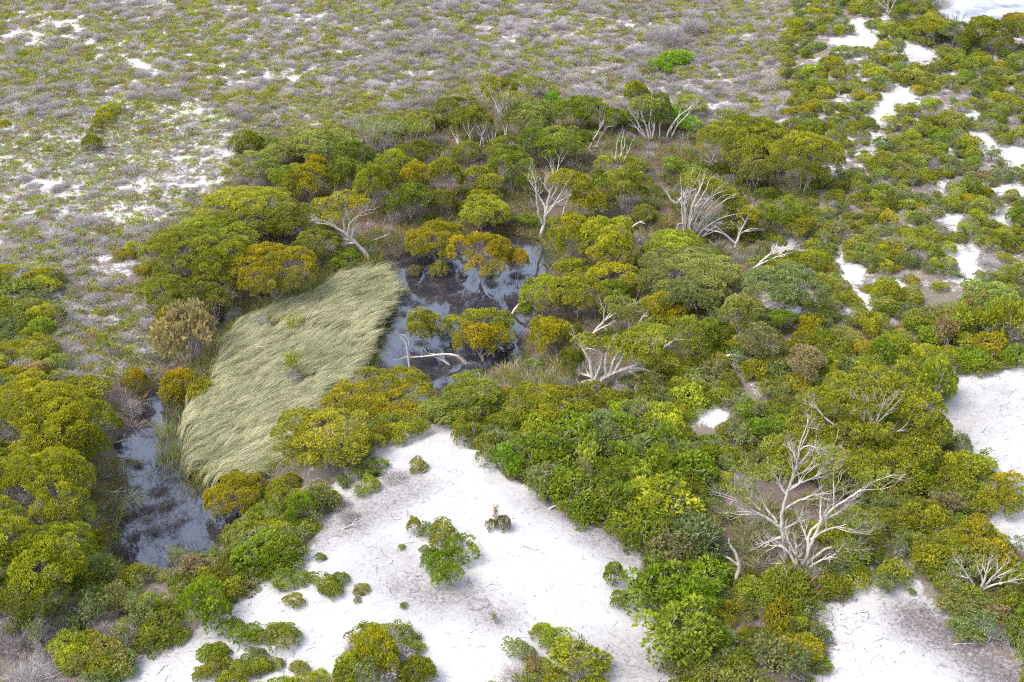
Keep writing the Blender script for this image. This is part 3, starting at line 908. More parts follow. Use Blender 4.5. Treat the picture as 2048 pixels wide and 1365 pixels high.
# ------------------------------------------------------------------ bleached and storm-bent trees, drawn limb by limb
BASES = []
def draw_tree(name, label, cat, limbs, rpx, depth=2, kids=3, mat=M_WHITE, crown=(), tint='olive', seed=0, group=None, lean=.35, spread=.5, up=.12, twl=.34, tip=.34, lpp=24):
    rng = np.random.default_rng(5000 + seed)
    bu, bv = limbs[0][0]
    x0, y0, z0 = [float(a[0]) for a in P(np.array([bu * 1.0]), np.array([bv * 1.0]))]
    s = F / float(project(x0, y0, z0)[2])
    BASES.append((x0, y0, 26 / s))
    def p3(u, v, dpt):
        dx, dy, dz = ray(u, v); t = (y0 + dpt) / dy
        return np.array([dx * t, y0 + dpt, CAM_H + dz * t])
    wood = Geo(); twigs = Geo(); done = []; ends = []
    for li, L in enumerate(limbs):
        L = np.array(L, float)
        if li == 0 or not done: d0, rs = 0.0, .82 * rpx / s
        else:
            dist = [np.hypot(q[0] - L[0, 0], q[1] - L[0, 1]) for q in done]
            q = done[int(np.argmin(dist))]; d0 = q[2]; rs = min(q[3] * .9, rpx / s * .75)
            if min(dist) > 30: d0, rs = 0.0, .82 * rpx / s * .8
        seg = np.concatenate([[0], np.cumsum(np.hypot(*np.diff(L, axis=0).T))])
        m = max(5, int(seg[-1] / 9)); tt = np.linspace(0, seg[-1], m)
        # smooth the drawn polyline
        uu = np.interp(tt, seg, L[:, 0]); vv = np.interp(tt, seg, L[:, 1])
        for _ in range(2):
            uu[1:-1] = .25 * uu[:-2] + .5 * uu[1:-1] + .25 * uu[2:]; vv[1:-1] = .25 * vv[:-2] + .5 * vv[1:-1] + .25 * vv[2:]
        uu += rng.normal(size=m) * .8 * (np.arange(m) > 0)
        sl = rng.uniform(-lean, lean) if li else 0
        dp = d0 + sl * tt / s
        rr = np.linspace(rs, max(rs * tip, .018), m)
        pts = np.array([p3(u, v, d) for u, v, d in zip(uu, vv, dp)])
        gz = Zf(pts[:, 0], pts[:, 1]); pts[:, 2] = np.maximum(pts[:, 2], gz + .02 + rr * .3)
        if li == 0: pts[0, 2] -= .15; rr[0] *= 1.3
        wood.tube(pts, rr, 7 if rs > .09 else 5)
        done += list(zip(uu, vv, dp, rr))
        dirs = unit(np.gradient(pts, axis=0))
        for k in range(kids if depth >= 0 else 0):
            t = 1.0 if k == 0 else rng.uniform(.4, 1)
            j = min(int(t * (m - 1)), m - 1)
            dd = unit(dirs[j] + (spread if k else .2) * unit(rng.normal(size=3)))
            grow(twigs, rng, pts[j], dd, min(max(seg[-1] / s * twl, .4), 1.5), rr[j] * .75, depth, spread, up, (2, 3), .55, .16, ends)
        ends.append((pts[-1], dirs[-1]))
    root = empty(name, (x0, y0, z0)); tag(root, label, cat, group)
    off = np.array([x0, y0, z0])
    for g in (wood, twigs): g.V = [v - off for v in g.V]
    link('trunk', wood.mesh(name + '_trunk', mat, True), root)
    if twigs.n: tag(link('branches', twigs.mesh(name + '_branches', mat, True), root), kind='stuff')
    if crown:
        cg = Geo(); tw = Geo()
        E = np.array([e[0] for e in ends]) - off
        for (u, v, w, hh, dpt) in crown:
            c = p3(u, v, dpt) - off; r = w / 2 / s; rz = hh / s
            p, n_ = dome_puffs(rng, c - [0, 0, rz * .6], r, rz, .42, .05)
            ok = rng.uniform(size=len(p)) > .12; p, n_ = p[ok], n_[ok]
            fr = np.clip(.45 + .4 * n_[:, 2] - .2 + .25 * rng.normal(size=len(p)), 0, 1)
            puff_leaves(cg, rng, p, n_, .27, int(lpp * 2.6), .15, .085, fr)
            hub = c - np.array([0, 0, rz * .9 + .2]) + rng.normal(size=3) * .1
            e1 = E[np.argmin(np.linalg.norm(E - hub, axis=1))]
            nh = max(3, len(p) // 7); hubs = hub + (p[rng.choice(len(p), nh)] - hub) * .45
            tw.tube(bez(e1, (e1 + hub) / 2 + rng.normal(size=3) * .15, hub, 4), [.035, .03, .026, .022], 4)
            tw.segs(np.tile(hub, (nh, 1)), hubs, .02, .014)
            j = np.argmin(np.linalg.norm(p[:, None] - hubs[None], axis=2), 1)
            mid = hubs[j] * .4 + p * .6 + rng.normal(size=p.shape) * .1
            tw.segs(hubs[j], mid, .013, .010); tw.segs(mid, p, .010, .006)
            ex = np.repeat(np.arange(len(p)), 3)
            tw.segs(mid[ex], p[ex] + rng.normal(size=(len(ex), 3)) * .2, .010, .006)
        co = link('crown', cg.mesh(name + '_crown', M_LEAF), root); set_tint(co, tint)
        tag(link('twigs', tw.mesh(name + '_twigs', M_TWIG), root), kind='stuff')
    return root

W = 'white_limbed_tree'; D = 'dead_tree'
draw_tree(W, 'tallest bleached tree with a tangle of bare white limbs beside the sand notch', 'tree', [
 [(1573,1130),(1570,1095),(1562,1050),(1565,1017),(1573,990),(1586,955),(1596,915),(1601,882)],
 [(1562,1056),(1532,1035),(1503,1021),(1482,1003),(1466,996)], [(1553,1045),(1539,1024),(1517,992),(1505,965)],
 [(1573,990),(1556,960),(1545,945)], [(1586,955),(1610,943),(1632,932),(1656,922)], [(1566,1020),(1590,1005),(1612,995),(1636,988),(1658,988)],
 [(1592,935),(1612,915),(1630,895)], [(1594,925),(1585,900),(1575,885)], [(1562,1060),(1585,1052),(1600,1040),(1608,1028)],
 [(1600,900),(1615,885),(1640,900)], [(1580,975),(1605,965),(1630,955),(1648,945)], [(1562,1075),(1545,1080),(1530,1085),(1520,1092)], [(1520,1020),(1500,1000),(1492,975)]],
 6, 3, 6, seed=1, spread=.5, twl=.36, crown=[(1480,985,50,8,0),(1550,935,44,8,.3),(1655,905,50,9,.4),(1668,965,44,8,.2),(1510,950,44,7,.3)], tint='green', lpp=12)
draw_tree(W, 'second bleached tree spreading low bare limbs from the foot of the tallest one', 'tree', [
 [(1598,1148),(1612,1115),(1625,1080),(1640,1050),(1660,1022),(1680,1008),(1705,992),(1738,968)],
 [(1615,1105),(1617,1066),(1640,1045),(1668,1030),(1682,1022)], [(1622,1080),(1645,1062),(1670,1053),(1695,1057),(1712,1062)],
 [(1602,1140),(1626,1116),(1655,1094),(1685,1095),(1700,1106)], [(1598,1148),(1592,1112),(1594,1095),(1590,1085)], [(1598,1146),(1578,1105),(1560,1088),(1545,1092)],
 [(1617,1090),(1608,1064),(1600,1045),(1596,1030)], [(1598,1150),(1570,1125),(1552,1127)], [(1600,1150),(1640,1120),(1665,1112)], [(1592,1112),(1575,1080),(1570,1060)],
 [(1690,1003),(1712,1000),(1722,985)]], 5.4, 3, 6, seed=2, spread=.5, twl=.32, crown=[(1745,955,52,9,.2),(1715,1035,50,9,.1),(1700,1100,60,9,-.2)], tint='green', lpp=14)
def fan_stems():
    rng = np.random.default_rng(77); out = [[(1378,486),(1379,465),(1381,440)]]
    arc = np.array([(1366,384),(1380,368),(1400,366),(1420,378),(1438,392),(1454,408),(1468,424),(1478,440),(1484,456)], float)
    for i in range(27):
        q = (i + rng.uniform(0, .8)) / 27.5 * (len(arc) - 1); k = min(int(q), len(arc) - 2); e = arc[k] + (arc[k + 1] - arc[k]) * (q - k) + rng.normal(size=2) * 4
        b = np.array([1374 + 16 * i / 27 + rng.normal() * 2, 486 + rng.normal() * 3]); dd = e - b
        c = b + dd * .5 + np.array([dd[1], -dd[0]]) * np.array([.20, .20]) * (1 if i > 4 else .3) + rng.normal(size=2) * 3
        out.append([tuple(b * (1 - t) ** 2 + 2 * c * t * (1 - t) + e * t * t) for t in np.linspace(0, 1, 6)])
    return out
draw_tree(W, 'wind swept white fan tree with dozens of bare stems under an olive fringe', 'tree', fan_stems(),
 3.4, 1, 4, seed=3, crown=[(1384,360,46,9,.2),(1408,364,46,9,.5),(1432,374,46,9,.2),(1452,388,44,10,.4),(1470,404,44,11,0),(1484,424,42,12,.3),(1494,446,40,12,-.2),(1440,384,40,8,1.2),(1474,418,40,9,1.2),(1466,446,40,8,-.6)],
 tint='olive', spread=.35, lean=.35, twl=.2, up=-.02, tip=.5)
draw_tree(W, 'bare leaning snag with two prongs to the west of the white fan tree', 'tree', [
 [(1352,412),(1362,400),(1375,378),(1388,365)], [(1352,410),(1340,398),(1332,384)], [(1362,400),(1378,385),(1392,378)]], 4, 2, 3, seed=4, spread=.35)
draw_tree(W, 'white limbed tree forking above the green scrub next to the fan tree', 'tree', [
 [(1470,495),(1478,472),(1488,450),(1495,435)], [(1472,490),(1455,472),(1440,462),(1425,462)], [(1480,468),(1500,455),(1515,458)], [(1490,445),(1482,430),(1478,424)]],
 4, 2, 3, seed=5, crown=[(1500,425,40,12,.2)], tint='gold')
draw_tree(W, 'tall white tree with swept olive crown at the head of the narrow water', 'tree', [
 [(1083,472),(1086,450),(1092,430),(1096,405),(1102,380),(1112,355)], [(1086,448),(1075,420),(1073,392),(1071,362)], [(1090,435),(1105,415),(1118,395),(1130,372)],
 [(1094,420),(1112,405),(1130,398),(1148,388)], [(1100,390),(1088,372),(1090,355)], [(1097,405),(1110,385),(1122,360)], [(1110,410),(1130,412),(1150,408)]],
 5, 3, 4, seed=6, crown=[(1125,352,50,10,.2),(1152,362,50,12,.3),(1172,382,46,14,.2),(1186,402,44,16,0),(1160,400,40,10,-.3)], tint='gold', spread=.45, twl=.3)
draw_tree(W, 'short white trunk standing beside the tall swept white tree', 'tree', [
 [(1124,440),(1130,418),(1136,400),(1142,385)], [(1134,405),(1148,402),(1164,412)], [(1138,395),(1130,385)]], 3.5, 2, 3, seed=7)
draw_tree(D, 'slender bare white tree with four upright prongs on the grey scrub', 'dead tree', [
 [(1237,358),(1236,335),(1240,315),(1246,300),(1243,282)], [(1236,350),(1232,325),(1234,305),(1230,288),(1236,280)], [(1240,345),(1248,322),(1256,305),(1262,288)], [(1246,300),(1252,288),(1248,276)]],
 3.2, 1, 3, seed=8, spread=.35, twl=.25)
draw_tree(W, 'bleached leaning tree with a grey twig crown at the top of the reed bed', 'tree', [
 [(737,517),(724,500),(708,482),(692,468),(672,455),(655,445)], [(712,486),(692,486),(672,494),(668,500)], [(708,482),(690,478),(668,480),(645,475)],
 [(694,470),(700,445),(715,430),(732,422)], [(690,467),(688,440),(680,420),(676,405)], [(700,445),(692,425),(690,405)], [(705,475),(705,455),(712,440)], [(675,457),(660,435),(650,420)]],
 6, 3, 4, seed=9, crown=[(650,405,42,10,.2),(690,396,50,9,.4),(715,402,44,10,.1),(665,430,40,8,-.5)], tint='gold', spread=.5, twl=.28, lpp=15)
draw_tree(W, 'sprawling white limbed tree with a swept olive crown on the brown flat', 'tree', [
 [(1188,780),(1194,766),(1212,752),(1238,742),(1265,734),(1290,722),(1318,706)], [(1190,776),(1184,748),(1182,725),(1170,705),(1162,690)],
 [(1200,760),(1175,762),(1155,768),(1140,772)], [(1212,752),(1208,728),(1214,705),(1222,690)], [(1230,745),(1240,722),(1250,708),(1268,696)], [(1255,738),(1280,735),(1302,742),(1312,748)],
 [(1272,730),(1290,708),(1300,692)], [(1290,722),(1310,722),(1326,726)], [(1186,755),(1172,748),(1160,752),(1156,742)], [(1220,749),(1225,722),(1238,700)], [(1188,765),(1200,740),(1204,715)]],
 7, 3, 4, seed=10, crown=[(1265,682,60,10,.6),(1296,690,64,16,.3),(1320,715,50,22,0),(1228,686,44,8,.4),(1275,712,46,8,-.6),(1172,682,44,8,.3)], tint='olive', spread=.5, twl=.24)
draw_tree(W, 'white snag rising behind the sprawling white limbed tree', 'tree', [
 [(1157,758),(1160,730),(1166,708),(1178,690)], [(1160,728),(1156,708),(1155,695)], [(1166,708),(1172,692)]], 3.5, 2, 3, seed=11)
draw_tree(W, 'leaning white tree with a small flat crown over the brown understorey', 'tree', [
 [(1178,682),(1190,662),(1205,645),(1225,630),(1246,615)], [(1188,665),(1205,655),(1222,648)], [(1210,640),(1225,620),(1238,610)], [(1225,630),(1240,625),(1252,620)]],
 4, 2, 4, seed=12, crown=[(1240,608,58,9,.2),(1222,616,34,8,.3)], tint='green', lpp=16)
draw_tree(W, 'thin pale forked tree between the two leaning white trunks', 'tree', [
 [(1257,674),(1260,655),(1258,638),(1256,628)], [(1260,655),(1268,640),(1272,628)]], 2.6, 2, 3, seed=13, crown=[(1266,622,34,7,.1)], tint='green', lpp=14)
draw_tree(W, 'twin curved white trunks bending under a golden olive crown', 'tree', [
 [(1274,656),(1280,640),(1290,628),(1302,618)], [(1281,657),(1290,645),(1302,635),(1318,630)], [(1302,618),(1318,622),(1330,628)], [(1302,635),(1325,625),(1338,622)]],
 4, 2, 3, seed=14, crown=[(1312,604,50,10,.3),(1335,594,44,9,.5),(1350,612,50,18,.2),(1330,628,56,12,-.4),(1368,635,36,18,.1)], tint='gold')
draw_tree(D, 'leaning bleached dead tree combed flat by wind above the sage dome', 'dead tree', [
 [(1499,545),(1515,530),(1535,515),(1555,502),(1577,494)], [(1508,536),(1530,524),(1552,514),(1574,508)], [(1515,530),(1535,522),(1560,518)], [(1525,522),(1545,505),(1562,496)], [(1520,525),(1540,510),(1568,500)]],
 3.5, 1, 3, seed=15, spread=.2, twl=.25, lean=.15)
draw_tree('fallen_tree', 'fallen bleached trunk arching over the dark pond water', 'fallen tree', [
 [(938,742),(930,724),(918,711),(895,708),(868,711),(845,714),(824,715)], [(905,738),(892,722),(872,714),(855,711)], [(918,711),(926,726),(935,738),(952,744)], [(924,716),(936,730),(945,736)]],
 4.5, 1, 2, seed=16, spread=.35, twl=.2, lean=.1)
draw_tree('dead_tree', 'upright broken trunk with a bent white top standing in the pond', 'dead tree', [
 [(818,752),(818,735),(817,712),(817,690),(810,680),(798,671)], [(817,690),(819,675),(808,669),(798,669)]], 3.8, 0, 1, seed=17, spread=.3, twl=.15, mat=M_WHITE)
draw_tree('dead_tree', 'white trunk bent over in an arch among green bushes', 'dead tree', [
 [(1440,728),(1442,718),(1450,711),(1465,708),(1482,710),(1494,717),(1498,724)]], 4, -1, 0, seed=18, tip=.8)
draw_tree('dead_tree', 'curved white trunk leaning over the pond margin', 'dead tree', [
 [(1018,640),(1024,625),(1034,612),(1046,603),(1060,598)], [(1046,604),(1055,608),(1062,610)]], 4.5, 0, 1, seed=19, tip=.7, spread=.2)
draw_tree('dead_tree', 'short pale snag with a forked top in the brown grassy hollow', 'dead tree', [
 [(1470,1172),(1474,1152),(1479,1132),(1474,1112),(1464,1095)], [(1479,1132),(1466,1122),(1452,1114)]], 6, 0, 1, seed=20, tip=.55, spread=.2)
draw_tree(D, 'bleached fan shaped dead bush on the eastern scrub beside the sand', 'dead tree', [
 [(1958,1184),(1966,1165),(1975,1145),(1978,1125)], [(1960,1180),(1980,1160),(1998,1142),(2008,1132)], [(1962,1182),(1990,1168),(2012,1165),(2032,1160)], [(1958,1184),(1945,1165),(1932,1150),(1922,1132)],
 [(1958,1184),(1940,1178),(1925,1170),(1910,1172)], [(1966,1165),(1960,1145),(1955,1130)], [(1958,1186),(1975,1195),(1985,1202)], [(1985,1160),(2000,1150),(2022,1140)]],
 4.5, 3, 4, seed=21, spread=.5, twl=.3)
draw_tree(W, 'swept pair of white stems on the heath edge with a bright green bush behind', 'tree', [
 [(1334,278),(1338,258),(1350,240),(1368,224),(1386,212)], [(1342,278),(1350,256),(1364,238),(1382,224)], [(1340,262),(1348,246),(1360,232)]], 2.6, 2, 4, seed=22, spread=.3, twl=.25)
draw_tree(W, 'thicket of bare pale stems under the sparse dark crown on the heath edge', 'tree', [
 [(1298,280),(1295,255),(1284,235),(1276,210)], [(1305,280),(1308,250),(1312,225)], [(1292,278),(1280,255),(1270,235),(1262,225)], [(1302,278),(1298,250),(1302,225),(1305,205)], [(1318,278),(1320,250),(1325,230)], [(1290,275),(1278,262),(1270,250)]],
 2.6, 2, 4, seed=23, mat=M_SILVER, spread=.35, crown=[(1290,205,60,8,.2)], tint='green', lpp=12)
draw_tree(W, 'bare white stems crossing on the brown ground below the heath edge umbrella', 'tree', [
 [(1178,298),(1186,280),(1198,262),(1208,242)], [(1190,298),(1200,275),(1210,258)], [(1178,300),(1192,288),(1202,298)]], 2.4, 2, 3, seed=24, mat=M_SILVER, spread=.35)
draw_tree(W, 'tall white stemmed tree with a grey twig crown against the heath', 'tree', [
 [(1012,285),(1010,258),(1004,232),(992,210),(985,195)], [(1012,275),(1016,245),(1014,220),(1008,198)], [(1008,250),(996,228),(988,214)], [(1014,250),(1024,225),(1028,205)]],
 3.2, 3, 5, seed=25, spread=.35, twl=.3, crown=[(1020,192,44,7,.2)], tint='olive', lpp=12)
draw_tree(W, 'silver stemmed thicket fanning out at the upper edge of the grove', 'tree', [
 [(740,310),(735,290),(722,272)], [(745,310),(742,285),(735,265)], [(752,312),(752,285),(748,262)], [(760,312),(762,285),(760,262)], [(768,312),(772,285),(774,262)], [(776,310),(782,285),(786,265)],
 [(784,308),(792,285),(796,268)], [(756,312),(746,290),(740,275)], [(772,312),(766,290),(768,270)], [(748,312),(758,295),(768,280)]],
 2.3, 2, 4, seed=26, mat=M_SILVER, spread=.3, crown=[(745,258,66,7,.3),(780,254,52,6,.2)], tint='sage', lpp=10)
draw_tree(W, 'loose stand of thin silver stems beneath the flat crowned green tree', 'tree', [
 [(815,300),(812,280),(806,262)], [(822,300),(822,278),(818,258)], [(830,302),(834,280),(836,262)], [(838,300),(846,280),(852,262)], [(846,298),(856,280),(866,266)]], 2.1, 2, 4, seed=27, mat=M_SILVER, spread=.3, crown=[(830,254,60,6,.2)], tint='green', lpp=12)
draw_tree(W, 'stand of thin white poles behind the small flat green tree', 'tree', [
 [(945,310),(942,285),(938,262)], [(958,312),(962,285),(968,262)], [(970,315),(968,288),(962,265)], [(982,312),(986,285),(992,265)], [(990,310),(982,288),(976,270)], [(925,305),(915,285),(905,268)]], 2.2, 2, 4, seed=28, mat=M_SILVER, spread=.3)
draw_tree(D, 'bare white tree with a domed twig crown on the near shore of the lake', 'dead tree', [
 [(1912,66),(1910,50),(1906,38)], [(1912,62),(1920,46),(1928,34)], [(1911,58),(1900,44),(1896,34)], [(1912,60),(1914,42),(1914,30)]], 2.4, 3, 4, seed=29, spread=.4, twl=.35)
draw_tree(D, 'dead white tree at the frame top by the corner of the far lake', 'dead tree', [
 [(1779,28),(1776,14),(1766,2)], [(1779,26),(1786,10),(1794,-2)], [(1778,20),(1766,14),(1758,8)]], 2.4, 2, 4, seed=30, spread=.45)
draw_tree(W, 'white twigged dead tree rising from the heath rim behind the pale umbrella tree', 'tree', [
 [(1096,200),(1092,182),(1082,168)], [(1096,200),(1094,178),(1092,165)], [(1094,190),(1080,180),(1070,176)]], 2.2, 2, 4, seed=31, spread=.4, crown=[(1068,165,44,8,.2)], tint='green', lpp=14)
draw_tree(W, 'white limbed tree with a curved trunk beside the pair of gold flecked domes', 'tree', [
 [(1260,462),(1265,452),(1275,445),(1288,442)], [(1275,445),(1284,448)]], 3, 0, 2, seed=32, tip=.6)
draw_tree(W, 'bare forked silver tree in the grey scrub under the big olive dome', 'tree', [
 [(1428,340),(1424,325),(1415,305),(1412,296)], [(1425,328),(1412,322),(1406,320)], [(1428,340),(1440,332),(1452,342)], [(1424,322),(1430,308)]], 2.4, 2, 3, seed=33, spread=.4)
# the giant tree with white limbs showing through its crown
draw_tree('great_paperbark_tree', 'giant paperbark with white limbs spread under a ring of grey green foliage', 'tree', [
 [(1735,930),(1722,905),(1700,880),(1678,858),(1652,838),(1640,826)], [(1722,905),(1700,895),(1690,885)], [(1700,880),(1672,876),(1645,862),(1622,856)], [(1690,868),(1665,845),(1640,842),(1618,832)],
 [(1735,930),(1745,905),(1758,888),(1780,872),(1800,860)], [(1745,905),(1768,895),(1790,890)], [(1735,930),(1732,900),(1738,870),(1742,845),(1735,815)], [(1738,870),(1755,842),(1765,815),(1768,795)],
 [(1740,860),(1722,835),(1712,812),(1705,795)], [(1752,848),(1775,825),(1790,812),(1800,798)], [(1742,845),(1745,820),(1748,795)], [(1728,845),(1730,815),(1725,790)], [(1770,820),(1785,805),(1790,790)]],
 5.2, 3, 6, seed=34, crown=[(1662,872,54,10,-.6),(1702,852,54,10,-.4),(1757,862,54,10,-.8),(1692,905,54,10,-1),(1786,885,54,10,-.8),(1722,884,50,10,-1),(1740,806,60,10,.6),(1690,800,60,10,.8),(1650,800,90,22,1.5),(1700,772,90,22,2),(1750,758,100,22,2.5),(1800,775,90,24,2),(1840,805,90,30,1),(1855,850,90,36,.5),(1625,840,90,30,.8),(1610,880,90,32,-.4),
 (1690,910,90,24,-2),(1830,890,90,30,-1),(1780,915,100,26,-2),(1730,925,80,20,-3),(1640,920,80,24,-2)],
 tint='olive', spread=.5, twl=.24, lpp=26)

# ------------------------------------------------------------------ single shrubs placed one by one: kind, centre, foot, width, top, tint, name, description
PART_NAMES = {'olive': ('stem', 'foliage'), 'broad': ('stem', 'foliage'), 'open': ('stem', 'foliage'), 'sparse': ('stem', 'foliage'), 'grey': ('stem', 'twigs')}
def place_shrub(spec, i, seed0=3000):
    kind, cx, base, w, top, tint, name, label = spec
    x, y, z = [float(a[0]) for a in P(np.array([cx * 1.0]), np.array([base * 1.0]))]
    s = F / float(project(x, y, z)[2]); R = w / 2 / s
    _, zt = px_to_facing_plane(cx, top, y, z)
    h = zt - z; tt = (CAM_H - z) / y; H = .3 * R
    while H < 6 and .55 * H + math.sqrt((.45 * H) ** 2 + (R * .8 * tt) ** 2) < h: H += .02
    H = max(H, .55 * R)
    rng = np.random.default_rng(seed0 + i)
    pr = PROTO[kind][i % len(PROTO[kind])]
    root = empty(name, (x, y + R * .3, float(Zf(x, y + R * .3)) - .02), rng.uniform(0, 6.28), (R / pr[0], R / pr[0], H / pr[1]))
    tag(root, label, 'shrub')
    for n, me in zip(PART_NAMES[kind], pr[2]):
        if me is None: continue
        o = link(n, me, root)
        if me.materials[0] is M_LEAF: set_tint(o, tint, rng, .06)
    return (x, y, R)
